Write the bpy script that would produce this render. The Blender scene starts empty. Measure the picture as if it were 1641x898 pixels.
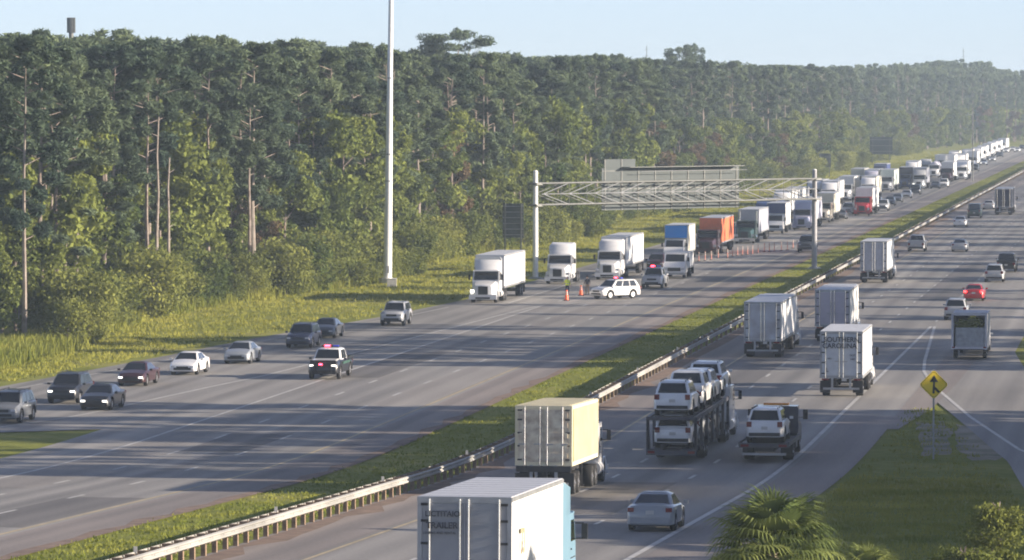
import bpy, math, random
import numpy as np
from mathutils import Vector, Matrix
random.seed(7); rng = np.random.default_rng(11)
R = math.radians
SC = bpy.context.scene
COL = SC.collection

# ------------------------------------------------------------------ camera
CAM_H = 18.5; FPX = 7500.0; PX0, PY0 = 820.5, 449.0
PITCH = math.atan(299.0 / FPX)
cam_d = bpy.data.cameras.new("camera"); cam = bpy.data.objects.new("camera", cam_d); COL.objects.link(cam)
cam.location = (0, 0, CAM_H); cam.rotation_euler = (math.pi / 2 - PITCH, 0, 0)
cam_d.sensor_width = 36.0; cam_d.lens = 36.0 * FPX / 1641.0
cam_d.clip_start = 1.0; cam_d.clip_end = 30000.0
SC.camera = cam

# ------------------------------------------------------------------ world, sun, exposure
SUN_EL, SUN_BACK = 14.0, 9.0          # elevation; degrees the sun stands behind the camera's right hand
w = bpy.data.worlds.new("World"); SC.world = w; w.use_nodes = True
nt = w.node_tree; bg = nt.nodes["Background"]
sky = nt.nodes.new("ShaderNodeTexSky"); sky.sky_type = 'NISHITA'; sky.sun_disc = False
sky.sun_elevation = R(SUN_EL); sky.sun_rotation = R(90 + SUN_BACK)
sky.altitude = 10; sky.air_density = 0.6; sky.dust_density = 0.15; sky.ozone_density = 4.0
hs = nt.nodes.new("ShaderNodeHueSaturation"); hs.inputs["Saturation"].default_value = 0.66
tn = nt.nodes.new("ShaderNodeMix"); tn.data_type = 'RGBA'; tn.blend_type = 'MULTIPLY'; tn.inputs[0].default_value = 1.0; tn.inputs[7].default_value = (1.02, 0.98, 1.03, 1)
nt.links.new(sky.outputs[0], hs.inputs["Color"]); nt.links.new(hs.outputs[0], tn.inputs[6]); nt.links.new(tn.outputs[2], bg.inputs[0]); bg.inputs[1].default_value = 0.082
sd = bpy.data.lights.new("sun", 'SUN'); sun = bpy.data.objects.new("sun", sd); COL.objects.link(sun)
sd.energy = 5.0; sd.angle = R(0.5); sd.color = (1.0, 0.86, 0.70)
az = R(-SUN_BACK)
SUND = Vector((math.cos(az) * math.cos(R(SUN_EL)), math.sin(az) * math.cos(R(SUN_EL)), math.sin(R(SUN_EL))))
sun.rotation_euler = (-SUND).to_track_quat('-Z', 'Y').to_euler()
SC.view_settings.view_transform = 'Standard'; SC.view_settings.look = 'None'
SC.view_settings.exposure = 1.28; SC.view_settings.gamma = 1.0
SC.cycles.max_bounces = 6; SC.cycles.transparent_max_bounces = 8; SC.cycles.volume_bounces = 0
SC.cycles.use_denoising = True
SC.cycles.filter_width = 1.9
SC.cycles.use_adaptive_sampling = True

# ------------------------------------------------------------------ place: road frame and elevation
TH = R(8.0); CT, ST = math.cos(TH), math.sin(TH); T0, RB = 1450.0, 1800.0
def elev(t):
    d = 227.0 - t
    if d < -20: return 0.0
    if d < 20: return 0.034 * (d + 20) ** 2 / 80.0
    d = min(d, 150.0)
    return 0.034 * d
def W(t, u, dz=0.0):
    b = (t - T0) ** 2 / (2 * RB) if t > T0 else 0.0
    return Vector(((u + b) * CT + t * ST, t * CT - (u + b) * ST, elev(t) + dz))
def heading(t): return TH + (math.atan((t - T0) / RB) if t > T0 else 0.0)
def tu(x, y):
    t = x * ST + y * CT; u = x * CT - y * ST
    if t > T0: u -= (t - T0) ** 2 / (2 * RB)
    return t, u
CP, SP = math.cos(PITCH), math.sin(PITCH)
def P(px, py, dz=0.0):
    """where the ground lies that the photograph shows at this pixel"""
    a, b = (px - PX0) / FPX, (py - PY0) / FPX
    d = Vector((a, CP - b * SP, -SP - b * CP))
    z = 0.0
    for _ in range(40):
        k = (CAM_H - z - dz) / -d.z
        t, _u = tu(a * k, d.y * k)
        z = 0.5 * z + 0.5 * elev(t)
    return Vector((a * k, d.y * k, z))
def at(px, Y):                        # X of a pixel column at a distance
    return (px - PX0) / FPX * Y

# ------------------------------------------------------------------ materials
MATS = {}
def mat(name, col, rough=0.6, metal=0.0, spot=0.0, scale=3.0, coat=0.0, emit=0.0, bump=0.0, col2=None, objvar=0.0):
    if name in MATS: return MATS[name]
    m = bpy.data.materials.new(name); m.use_nodes = True; MATS[name] = m
    n = m.node_tree; b = n.nodes["Principled BSDF"]
    b.inputs["Base Color"].default_value = (*col, 1); b.inputs["Roughness"].default_value = rough
    b.inputs["Metallic"].default_value = metal; b.inputs["Coat Weight"].default_value = coat
    if emit:
        b.inputs["Emission Color"].default_value = (*col, 1); b.inputs["Emission Strength"].default_value = emit
    if spot or col2 or bump:
        tc = n.nodes.new("ShaderNodeTexCoord"); nz = n.nodes.new("ShaderNodeTexNoise")
        nz.inputs["Scale"].default_value = scale; nz.inputs["Detail"].default_value = 5
        n.links.new(tc.outputs["Object"], nz.inputs["Vector"])
        if spot or col2:
            rp = n.nodes.new("ShaderNodeValToRGB"); rp.color_ramp.elements[0].position = 0.35; rp.color_ramp.elements[1].position = 0.65
            lo = col2 if col2 else tuple(c * (1 - spot) for c in col)
            rp.color_ramp.elements[0].color = (*lo, 1); rp.color_ramp.elements[1].color = (*col, 1)
            n.links.new(nz.outputs[0], rp.inputs[0]); n.links.new(rp.outputs[0], b.inputs["Base Color"])
        if bump:
            bp = n.nodes.new("ShaderNodeBump"); bp.inputs["Strength"].default_value = bump
            n.links.new(nz.outputs[0], bp.inputs["Height"]); n.links.new(bp.outputs[0], b.inputs["Normal"])
    return m

def leafmat(name, c1, c2, trans=0.3):
    m = bpy.data.materials.new(name); m.use_nodes = True; MATS[name] = m
    n = m.node_tree; n.nodes.clear()
    out = n.nodes.new("ShaderNodeOutputMaterial"); df = n.nodes.new("ShaderNodeBsdfDiffuse"); tr = n.nodes.new("ShaderNodeBsdfTranslucent")
    mx = n.nodes.new("ShaderNodeMixShader"); mx.inputs[0].default_value = trans
    geo = n.nodes.new("ShaderNodeNewGeometry"); nz = n.nodes.new("ShaderNodeTexNoise"); nz.inputs["Scale"].default_value = 0.16; nz.inputs["Detail"].default_value = 4
    n.links.new(geo.outputs["Position"], nz.inputs["Vector"])
    oi = n.nodes.new("ShaderNodeObjectInfo")
    ad = n.nodes.new("ShaderNodeMath"); ad.operation = 'MULTIPLY_ADD'; ad.inputs[1].default_value = 0.5; 
    n.links.new(oi.outputs["Random"], ad.inputs[0])
    m2 = n.nodes.new("ShaderNodeMath"); m2.operation = 'MULTIPLY_ADD'; m2.inputs[1].default_value = 1.6; m2.inputs[2].default_value = -0.55
    n.links.new(nz.outputs[0], m2.inputs[0]); n.links.new(m2.outputs[0], ad.inputs[2])
    rp = n.nodes.new("ShaderNodeValToRGB"); rp.color_ramp.elements[0].color = (*c1, 1); rp.color_ramp.elements[1].color = (*c2, 1)
    rp.color_ramp.elements[0].position = 0.15; rp.color_ramp.elements[1].position = 0.95
    n.links.new(ad.outputs[0], rp.inputs[0])
    for s in (df, tr): n.links.new(rp.outputs[0], s.inputs[0])
    n.links.new(df.outputs[0], mx.inputs[1]); n.links.new(tr.outputs[0], mx.inputs[2]); n.links.new(mx.outputs[0], out.inputs[0])
    return m

def asphalt(name, base, warm):
    m = bpy.data.materials.new(name); m.use_nodes = True; n = m.node_tree; b = n.nodes["Principled BSDF"]
    b.inputs["Roughness"].default_value = 0.75; b.inputs["Specular IOR Level"].default_value = 0.35
    uv = n.nodes.new("ShaderNodeUVMap"); uv.uv_map = "road"
    def noise(su, st, sc, det=4):
        mp = n.nodes.new("ShaderNodeMapping"); mp.inputs["Scale"].default_value = (su, st, 1)
        nz = n.nodes.new("ShaderNodeTexNoise"); nz.inputs["Scale"].default_value = sc; nz.inputs["Detail"].default_value = det
        n.links.new(uv.outputs[0], mp.inputs[0]); n.links.new(mp.outputs[0], nz.inputs["Vector"]); return nz
    lane = noise(1.0, 0.006, 0.55, 3)       # tone that runs along the lanes: wheel paths, paver joints
    patch = noise(0.3, 0.05, 0.5, 4); grain = noise(1, 1, 6.0, 3)
    rp = n.nodes.new("ShaderNodeValToRGB"); e = rp.color_ramp.elements
    e[0].position = 0.36; e[1].position = 0.66
    e[0].color = (*[c * 0.66 for c in base], 1); e[1].color = (*[c * 1.30 for c in warm], 1)
    a1 = n.nodes.new("ShaderNodeMix"); a1.data_type = 'FLOAT'; a1.inputs[0].default_value = 0.5
    n.links.new(lane.outputs[0], a1.inputs[2]); n.links.new(patch.outputs[0], a1.inputs[3])
    a2 = n.nodes.new("ShaderNodeMix"); a2.data_type = 'FLOAT'; a2.inputs[0].default_value = 0.25
    n.links.new(a1.outputs[0], a2.inputs[2]); n.links.new(grain.outputs[0], a2.inputs[3])
    sx = n.nodes.new("ShaderNodeSeparateXYZ"); n.links.new(uv.outputs[0], sx.inputs[0])
    w1 = n.nodes.new("ShaderNodeMath"); w1.operation = 'MULTIPLY'; w1.inputs[1].default_value = 2 * math.pi / 1.83; n.links.new(sx.outputs[0], w1.inputs[0])
    w2 = n.nodes.new("ShaderNodeMath"); w2.operation = 'SINE'; n.links.new(w1.outputs[0], w2.inputs[0])
    w3 = n.nodes.new("ShaderNodeMath"); w3.operation = 'MULTIPLY_ADD'; w3.inputs[1].default_value = 0.035; n.links.new(w2.outputs[0], w3.inputs[0]); n.links.new(a2.outputs[0], w3.inputs[2])
    n.links.new(w3.outputs[0], rp.inputs[0]); n.links.new(rp.outputs[0], b.inputs["Base Color"])
    MATS[name] = m; return m

asphalt("asphalt", (0.205, 0.198, 0.186), (0.262, 0.248, 0.228))
asphalt("asphalt_shoulder", (0.18, 0.165, 0.155), (0.25, 0.215, 0.19))
WHITE = mat("white_paint_line", (0.52, 0.51, 0.48), 0.6, spot=0.25, scale=0.8)
YELLOW = mat("yellow_paint_line", (0.46, 0.37, 0.22), 0.6, spot=0.3, scale=0.8)
GLASS = mat("dark_glass", (0.012, 0.015, 0.02), 0.08, coat=0.5)
BLACK = mat("black_plastic", (0.018, 0.018, 0.02), 0.55)
RUBBER = mat("rubber", (0.02, 0.02, 0.021), 0.85)
RIM = mat("alloy", (0.5, 0.5, 0.52), 0.35, 0.8)
CHROME = mat("chrome", (0.7, 0.7, 0.72), 0.2, 1.0)
GALV = mat("galvanised_steel", (0.38, 0.39, 0.40), 0.45, 0.55, spot=0.25, scale=2)
STEEL = mat("painted_steel_white", (0.78, 0.78, 0.76), 0.45, spot=0.1)
CONC = mat("concrete", (0.55, 0.53, 0.48), 0.9, spot=0.15, bump=0.2)
TRLW = mat("trailer_white", (0.74, 0.74, 0.73), 0.42, spot=0.10, scale=0.7)
TRLD = mat("trailer_door_white", (0.62, 0.63, 0.64), 0.5, spot=0.14, scale=1.2)
TRLG = mat("trailer_door_grey", (0.30, 0.31, 0.33), 0.5, spot=0.2, scale=1.1)
DFRAME = mat("chassis_dark", (0.03, 0.03, 0.032), 0.6)
HEAD = mat("headlight_on", (1.0, 0.95, 0.85), 0.2, emit=1.6)
HEADOFF = mat("headlight_clear", (0.6, 0.62, 0.65), 0.15, 0.3)
TAIL = mat("tail_lamp", (0.16, 0.008, 0.01), 0.25)
TAILON = mat("brake_lamp_on", (1.0, 0.03, 0.03), 0.25, emit=5.0)
REDL = mat("red_beacon_on", (1.0, 0.03, 0.06), 0.25, emit=9.0)
BLUEL = mat("blue_beacon", (0.05, 0.08, 0.7), 0.25)
AMBER = mat("amber_lamp", (0.8, 0.3, 0.02), 0.3)
BARK = mat("pine_bark", (0.30, 0.25, 0.21), 0.95, col2=(0.14, 0.11, 0.095), scale=1.5)
BARKL = mat("pale_bark", (0.31, 0.27, 0.23), 0.95, col2=(0.19, 0.155, 0.13), scale=1.5)
leafmat("pine_needles", (0.062, 0.094, 0.066), (0.185, 0.230, 0.118), 0.25)
leafmat("broad_leaves", (0.062, 0.095, 0.030), (0.25, 0.28, 0.07), 0.3)
leafmat("shrub_leaves", (0.08, 0.11, 0.032), (0.28, 0.29, 0.075), 0.35)
leafmat("russet_leaves", (0.075, 0.06, 0.035), (0.22, 0.15, 0.085), 0.3)
leafmat("grass_blades", (0.16, 0.19, 0.035), (0.38, 0.36, 0.08), 0.35)
leafmat("palm_leaf", (0.09, 0.13, 0.045), (0.26, 0.29, 0.09), 0.3)
MATS["pine_needles"].node_tree.nodes["Noise Texture"].inputs["Scale"].default_value = 0.10

def paint(name, col, rough=0.32): return mat("paint_" + name, col, rough, coat=0.6, spot=0.06, scale=1.5)
PAINT = dict(white=(0.74, 0.74, 0.73), silver=(0.40, 0.41, 0.42), grey=(0.17, 0.18, 0.19), black=(0.014, 0.015, 0.018), darkgrey=(0.06, 0.065, 0.072),
    navy=(0.018, 0.024, 0.055), maroon=(0.04, 0.012, 0.014), red=(0.42, 0.018, 0.022), darkgreen=(0.02, 0.055, 0.045), blue=(0.045, 0.20, 0.42),
    tan=(0.45, 0.42, 0.36), lavender=(0.42, 0.42, 0.50), lightblue=(0.25, 0.42, 0.55), pewter=(0.27, 0.29, 0.31), orange=(0.72, 0.15, 0.04), cream=(0.62, 0.57, 0.45), darkblue=(0.03, 0.06, 0.17), brown=(0.2, 0.08, 0.05))
def pm(c): return paint(c, PAINT[c])

# ------------------------------------------------------------------ mesh helpers
class MB:
    def __init__(s): s.v = []; s.f = []; s.m = []; s.mats = []
    def mi(s, m):
        if m not in s.mats: s.mats.append(m)
        return s.mats.index(m)
    def add(s, vs, fs, m):
        o = len(s.v); k = s.mi(m); s.v.extend([tuple(v) for v in vs])
        for f in fs: s.f.append(tuple(i + o for i in f)); s.m.append(k)
        return s
    def box(s, c, d, m, rx=0, rz=0, tx=1.0, ty=1.0):
        hx, hy, hz = d[0] / 2, d[1] / 2, d[2] / 2; vs = []
        M = Matrix.Rotation(rz, 3, 'Z') @ Matrix.Rotation(rx, 3, 'X')
        for z in (-1, 1):
            kx, ky = (tx, ty) if z > 0 else (1, 1)
            for x, y in ((-1, -1), (1, -1), (1, 1), (-1, 1)):
                vs.append(Vector(c) + M @ Vector((x * hx * kx, y * hy * ky, z * hz)))
        return s.add(vs, [(3, 2, 1, 0), (4, 5, 6, 7), (0, 1, 5, 4), (1, 2, 6, 5), (2, 3, 7, 6), (3, 0, 4, 7)], m)
    def cyl(s, p0, p1, r0, r1, n, m, caps=True):
        p0, p1 = Vector(p0), Vector(p1); d = (p1 - p0).normalized()
        a = d.orthogonal().normalized(); b = d.cross(a); vs = []
        for p, r in ((p0, r0), (p1, r1)):
            for i in range(n):
                t = 2 * math.pi * i / n; vs.append(p + a * (r * math.cos(t)) + b * (r * math.sin(t)))
        fs = [(i, (i + 1) % n, n + (i + 1) % n, n + i) for i in range(n)]
        if caps: fs += [tuple(range(n - 1, -1, -1)), tuple(range(n, 2 * n))]
        return s.add(vs, fs, m)
    def loft(s, rings, m, caps=True, close=True):
        n = len(rings[0]); vs = [p for r in rings for p in r]; fs = []
        for k in range(len(rings) - 1):
            for i in range(n if close else n - 1):
                j = (i + 1) % n; fs.append((k * n + i, k * n + j, (k + 1) * n + j, (k + 1) * n + i))
        if caps: fs += [tuple(range(n - 1, -1, -1)), tuple(range((len(rings) - 1) * n, len(rings) * n))]
        return s.add(vs, fs, m)
    def quad(s, a, b, c, d, m, th=0.0):
        a, b, c, d = map(Vector, (a, b, c, d))
        if not th: return s.add([a, b, c, d], [(0, 1, 2, 3)], m)
        nn = (b - a).cross(d - a).normalized() * th
        vs = [a - nn, b - nn, c - nn, d - nn, a + nn, b + nn, c + nn, d + nn]
        return s.add(vs, [(3, 2, 1, 0), (4, 5, 6, 7), (0, 1, 5, 4), (1, 2, 6, 5), (2, 3, 7, 6), (3, 0, 4, 7)], m)
    def mesh(s, name, smooth=True):
        me = bpy.data.meshes.new(name); me.from_pydata(s.v, [], s.f)
        for m in s.mats: me.materials.append(m)
        me.polygons.foreach_set("material_index", s.m)
        if smooth:
            me.polygons.foreach_set("use_smooth", [True] * len(s.f)); me.set_sharp_from_angle(angle=R(38))
        me.update(); return me
    def build(s, name, parent=None, smooth=True):
        return link(name, s.mesh(name, smooth), parent)

def link(name, me, parent=None, kind=None):
    o = bpy.data.objects.new(name, me); COL.objects.link(o)
    if parent: o.parent = parent
    if kind: o["kind"] = kind
    return o
def empty(name): 
    o = bpy.data.objects.new(name, None); o.empty_display_size = 0.2; COL.objects.link(o); return o
def tag(o, label, cat, group=None, kind=None):
    o["label"] = label; o["category"] = cat
    if group: o["group"] = group
    if kind: o["kind"] = kind
    return o
CH = {}
def copy_tree(o, parent=None):
    c = o.copy(); COL.objects.link(c)
    if parent: c.parent = parent
    for ch in CHILD(o): copy_tree(ch, c)
    return c
def CHILD(o): return list(o.children)
def text_mesh(s, size, m, name):
    cu = bpy.data.curves.new(name, 'FONT'); cu.body = s; cu.size = size; cu.extrude = 0.004; cu.align_x = 'CENTER'; cu.align_y = 'CENTER'; cu.offset = size * 0.018
    ob = bpy.data.objects.new(name, cu); COL.objects.link(ob)
    dg = bpy.context.evaluated_depsgraph_get(); me = bpy.data.meshes.new_from_object(ob.evaluated_get(dg))
    bpy.data.objects.remove(ob); bpy.data.curves.remove(cu)
    me.materials.clear(); me.materials.append(m); me.name = name
    return me
def np_mesh(name, verts, quads, m, midx=None, mats=None):
    me = bpy.data.meshes.new(name); nv, nf = len(verts), len(quads)
    me.vertices.add(nv); me.vertices.foreach_set("co", np.asarray(verts, np.float32).ravel())
    me.loops.add(nf * 4); me.loops.foreach_set("vertex_index", np.asarray(quads, np.int32).ravel())
    me.polygons.add(nf); me.polygons.foreach_set("loop_start", np.arange(0, nf * 4, 4, dtype=np.int32))
    for x in (mats or [m]): me.materials.append(x)
    if midx is not None: me.polygons.foreach_set("material_index", np.asarray(midx, np.int32))
    me.update(calc_edges=True); return me

# ------------------------------------------------------------------ ground, roads, markings
def interp(tab, x):
    if x <= tab[0][0]: return tab[0][1]
    for (a, b), (c, d) in zip(tab, tab[1:]):
        if x <= c: return b + (d - b) * (x - a) / (c - a)
    return tab[-1][1]
def grad(t0, t1):
    ts = [t0]
    while ts[-1] < t1: ts.append(ts[-1] + (4 if ts[-1] < 300 else 12 if ts[-1] < 700 else 25))
    ts[-1] = t1; return ts
def strip(name, t0, t1, ul, ur, dz, m, parent=None, kind=None, nu=2, ts=None):
    ul = ul if callable(ul) else (lambda t, v=ul: v); ur = ur if callable(ur) else (lambda t, v=ur: v)
    ts = ts or grad(t0, t1); vs = []; uvs = []; fs = []
    for t in ts:
        for k in range(nu):
            u = ul(t) + (ur(t) - ul(t)) * k / (nu - 1); vs.append(W(t, u, dz)); uvs.append((u, t))
    for i in range(len(ts) - 1):
        for k in range(nu - 1):
            a = i * nu + k; fs.append((a, a + 1, a + nu + 1, a + nu))
    me = bpy.data.meshes.new(name); me.from_pydata(vs, [], fs); me.materials.append(m)
    uvl = me.uv_layers.new(name="road")
    for lp in me.loops: uvl.data[lp.index].uv = uvs[lp.vertex_index]
    return link(name, me, parent, kind)
CA = CT  # lateral offsets below were measured as a = X - tan(8)Y; u = a*cos(8)
def A(a): return a * CA

# terrain
gm = bpy.data.materials.new("grass_ground"); gm.use_nodes = True; MATS["grass_ground"] = gm
n = gm.node_tree; b = n.nodes["Principled BSDF"]; b.inputs["Roughness"].default_value = 0.95; b.inputs["Specular IOR Level"].default_value = 0.1
geo = n.nodes.new("ShaderNodeNewGeometry")
def nzs(sc, det):
    q = n.nodes.new("ShaderNodeTexNoise"); q.inputs["Scale"].default_value = sc; q.inputs["Detail"].default_value = det; n.links.new(geo.outputs["Position"], q.inputs["Vector"]); return q
n1, n2 = nzs(0.09, 5), nzs(1.4, 6)
r1 = n.nodes.new("ShaderNodeValToRGB"); e = r1.color_ramp.elements
e[0].position = 0.30; e[0].color = (0.13, 0.15, 0.02, 1); e[1].position = 0.72; e[1].color = (0.32, 0.28, 0.10, 1)
e2 = r1.color_ramp.elements.new(0.52); e2.color = (0.21, 0.225, 0.045, 1)
ma = n.nodes.new("ShaderNodeMix"); ma.data_type = 'FLOAT'; ma.inputs[0].default_value = 0.4
n.links.new(n1.outputs[0], ma.inputs[2]); n.links.new(n2.outputs[0], ma.inputs[3]); n.links.new(ma.outputs[0], r1.inputs[0]); n.links.new(r1.outputs[0], b.inputs["Base Color"])
bp = n.nodes.new("ShaderNodeBump"); bp.inputs["Strength"].default_value = 0.5; bp.inputs["Distance"].default_value = 0.2
n.links.new(n2.outputs[0], bp.inputs["Height"]); n.links.new(bp.outputs[0], b.inputs["Normal"])
ts = [-2300, -1000, -300, -50, 50, 86] + list(range(90, 330, 6)) + list(range(330, 1400, 40)) + list(range(1400, 2400, 60)) + [2600, 3200, 4200]
us = [-3800, -2000, -700, -300, -160, -110, -90, -78, -70, -50, -39, -36, -34, -20, -5, 10, 30, 60, 120, 300, 800, 2000, 3800]
vs = []; fs = []
for t in ts:
    for u in us:
        p = W(t, u, -0.04)
        if u <= -90: p.z += 0.6 * math.sin(t * 0.02) * min(1, (-u - 90) / 60)
        vs.append(p)
nu = len(us)
for i in range(len(ts) - 1):
    for k in range(nu - 1):
        a = i * nu + k; fs.append((a, a + 1, a + nu + 1, a + nu))
me = bpy.data.meshes.new("ground"); me.from_pydata(vs, [], fs); me.materials.append(gm)
link("ground", me, None, "structure")

# southbound main carriageway (right), then ramp; northbound (left) with its exit ramp
T_END = 2300
rr = strip("road", 60, T_END, A(-33.0), A(-15.6), 0.0, MATS["asphalt"], None, "structure", 4)
rr.name = "southbound_road"
merge_r = [(60, 12.0), (230, 2.0), (262, -4.2), (300, -8.5), (335, -11.0), (420, -11.2), (620, -11.6), (760, -12.2), (900, -15.6)]
merge_l = [(60, 5.6), (235, -6.6), (262, -10.0), (285, -13.0), (300, -15.6)]
strip("ramp_pavement", 60, 900, lambda t: A(max(interp(merge_l, t) - 1.4, -15.6)), lambda t: A(interp(merge_r, t)), 0.004, MATS["asphalt"], rr, None, 3)
strip("paved_gore", 258, 330, lambda t: A(-15.7), lambda t: A(interp([(258, -14.9), (275, -13.9), (300, -13.5), (330, -13.4)], t)), 0.008, MATS["asphalt_shoulder"], rr, None, 2)
lr = strip("road", 60, T_END, A(-58.8), A(-40.4), 0.0, MATS["asphalt"], None, "structure", 4)
lr.name = "northbound_road"
exit_l = [(60, -100.0), (235, -78.5), (292, -73.4), (320, -71.0), (350, -69.0), (382, -65.2), (420, -62.9), (520, -62.6), (T_END, -62.6)]
exit_r = [(60, -84.0), (235, -68.8), (249, -64.6), (251, -58.6), (300, -58.4)]
strip("exit_pavement", 60, T_END, lambda t: A(interp(exit_l, t)), lambda t: A(min(-58.4, interp(exit_r, t))), 0.004, MATS["asphalt"], lr, None, 3)
strip("shoulder_pavement", 60, T_END, A(-43.6), A(-40.2), 0.006, MATS["asphalt_shoulder"], lr, None, 2)
strip("shoulder_pavement", 60, T_END, A(-34.0), A(-30.3), 0.006, MATS["asphalt_shoulder"], rr, None, 2)
strip("shoulder_pavement", 60, 268, A(-18.5), A(-15.5), 0.007, MATS["asphalt_shoulder"], rr, None, 2)

def line(t0, t1, a, m, parent, w=0.17):
    f = a if callable(a) else (lambda t: a)
    return strip("edge_line", t0, t1, lambda t: A(f(t) - w / 2), lambda t: A(f(t) + w / 2), 0.014, m, parent)
line(60, T_END, -30.0, YELLOW, rr); line(60, 372, -18.9, WHITE, rr, 0.24)
line(60, 372, lambda t: interp([(60, 7.0), (235, -5.6), (243, -7.6), (268, -11.3), (292, -14.3), (305, -15.8), (316, -16.6), (372, -18.6)], t), WHITE, rr, 0.22)
line(60, T_END, -44.0, YELLOW, lr, 0.2); line(60, 408, -54.7, WHITE, lr, 0.2)
line(408, T_END, -58.3, WHITE, lr)
line(60, 408, lambda t: interp([(60, -82), (235, -69.6), (250, -65.4), (262, -62.6), (290, -60.4), (301, -59.3), (351, -57.2), (395, -55.5), (408, -54.6)], t), WHITE, lr, 0.2)
line(60, 400, lambda t: interp(exit_l, t) + 1.7, WHITE, lr, 0.15)
def dashes(parent, rows, t0, t1, ph):
    mb = MB()
    for a in rows:
        t = t0 + ph
        while t < t1:
            for q in (0, 1):
                tA, tB = t + q * 1.52, t + (q + 1) * 1.52
                mb.add([W(tA, A(a - .09), .014), W(tA, A(a + .09), .014), W(tB, A(a + .09), .014), W(tB, A(a - .09), .014)], [(0, 1, 2, 3)], WHITE)
            t += 12.19
    mb.build("lane_marking", parent)
dashes(rr, (-26.3, -22.6), 70, 1700, 3.0); dashes(rr, (-18.9,), 380, 760, 0); dashes(lr, (-47.5, -51.1), 70, 1900, 5.0); dashes(lr, (-54.3,), 412, 1900, 0)
dashes(lr, (-58.4,), 420, 430, 0)
strip("dirt_edge", 90, 700, lambda t: A(-33.75), lambda t: A(-32.9 + .35 * math.sin(t * .9) + .25 * math.sin(t * .37)), 0.012, mat("brown_dirt", (.22, .15, .11), .95, spot=.4, scale=1.2), rr)
strip("dirt_edge", 90, 700, lambda t: A(-40.9 - .3 * math.sin(t * .7)), lambda t: A(-40.2), 0.012, MATS["brown_dirt"], lr)
asphalt("asphalt_patch", (0.12, 0.115, 0.11), (0.16, 0.15, 0.14)); asphalt("asphalt_pale", (0.22, 0.205, 0.19), (0.28, 0.26, 0.235))
for k, (t_, l_, a_, w_, pale) in enumerate(((176, 22, -46.0, 3.5, 0), (205, 40, -53.0, 3.3, 1), (236, 14, -49.3, 3.4, 0), (262, 55, -45.9, 3.4, 1), (300, 30, -53.1, 3.3, 0), (352, 60, -49.4, 3.5, 1), (190, 26, -24.5, 3.4, 0), (228, 18, -20.8, 3.4, 1), (296, 46, -28.2, 3.4, 0), (345, 40, -24.5, 3.4, 1), (420, 90, -20.8, 3.4, 0), (430, 70, -46.0, 3.4, 0))):
    strip("asphalt_patch", t_, t_ + l_, A(a_ - w_ / 2), A(a_ + w_ / 2), 0.009, MATS["asphalt_pale" if pale else "asphalt_patch"], rr if a_ > -35 else lr)
# bare sandy patch on the grass between ramp and road
SAND = mat("pale_sand", (0.30, 0.26, 0.20), 0.95, col2=(.14, .14, .07), scale=0.5)
mb = MB(); rj = random.Random(4)
for poly in (((1468, 677), (1512, 676), (1528, 690), (1518, 705), (1524, 728), (1478, 731), (1474, 705)), ((1534, 680), (1560, 682), (1582, 700), (1612, 722), (1606, 735), (1560, 738), (1538, 722), (1528, 705))):
    pts = []
    for k in range(len(poly)):
        a_, b_ = poly[k], poly[(k + 1) % len(poly)]
        for f in (0, .2, .4, .6, .8):
            q = P(a_[0] + (b_[0] - a_[0]) * f + rj.uniform(-4, 4), a_[1] + (b_[1] - a_[1]) * f + rj.uniform(-2, 2)); t_, u_ = tu(q.x, q.y); pts.append(W(t_, u_, -0.012))
    mb.add(pts, [tuple(range(len(pts)))[::-1]], SAND)
o = mb.build("sand_patch", None); o["kind"] = "structure"
for f in o.data.polygons:
    if f.normal.z < 0: o.data.flip_normals(); break

# ------------------------------------------------------------------ vehicles (front at y=0, body towards -y, ground z=0)
def wheel(root, x, y, r, wd, rim=RIM, dual=False):
    s = 1 if x > 0 else -1
    t = MB(); xo = x
    prof = [(-wd / 2, r * .62), (-wd / 2, r * .94), (-wd * .36, r), (wd * .36, r), (wd / 2, r * .94), (wd / 2, r * .62)]
    n_ = 18; rings = []
    for k in range(n_):
        a_ = 2 * math.pi * k / n_; rings.append([(xo + p, y + q * math.cos(a_), r + q * math.sin(a_)) for p, q in prof])
    rings.append(rings[0]); t.loft(rings, RUBBER, caps=False)
    o = t.build("wheel", root)
    m = MB(); m.cyl((xo + s * wd * .30, y, r), (xo + s * wd * .44, y, r), r * .63, r * .56, 14, rim)
    m.cyl((xo + s * wd * .44, y, r), (xo + s * wd * .55, y, r), r * .16, r * .13, 8, rim)
    for k in range(5):
        a_ = 2 * math.pi * k / 5
        m.cyl((xo + s * wd * .445, y + math.cos(a_) * r * .38, r + math.sin(a_) * r * .38), (xo + s * wd * .452, y + math.cos(a_) * r * .38, r + math.sin(a_) * r * .38), r * .10, r * .10, 6, BLACK)
    m.build("rim", o)
    return o

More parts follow.
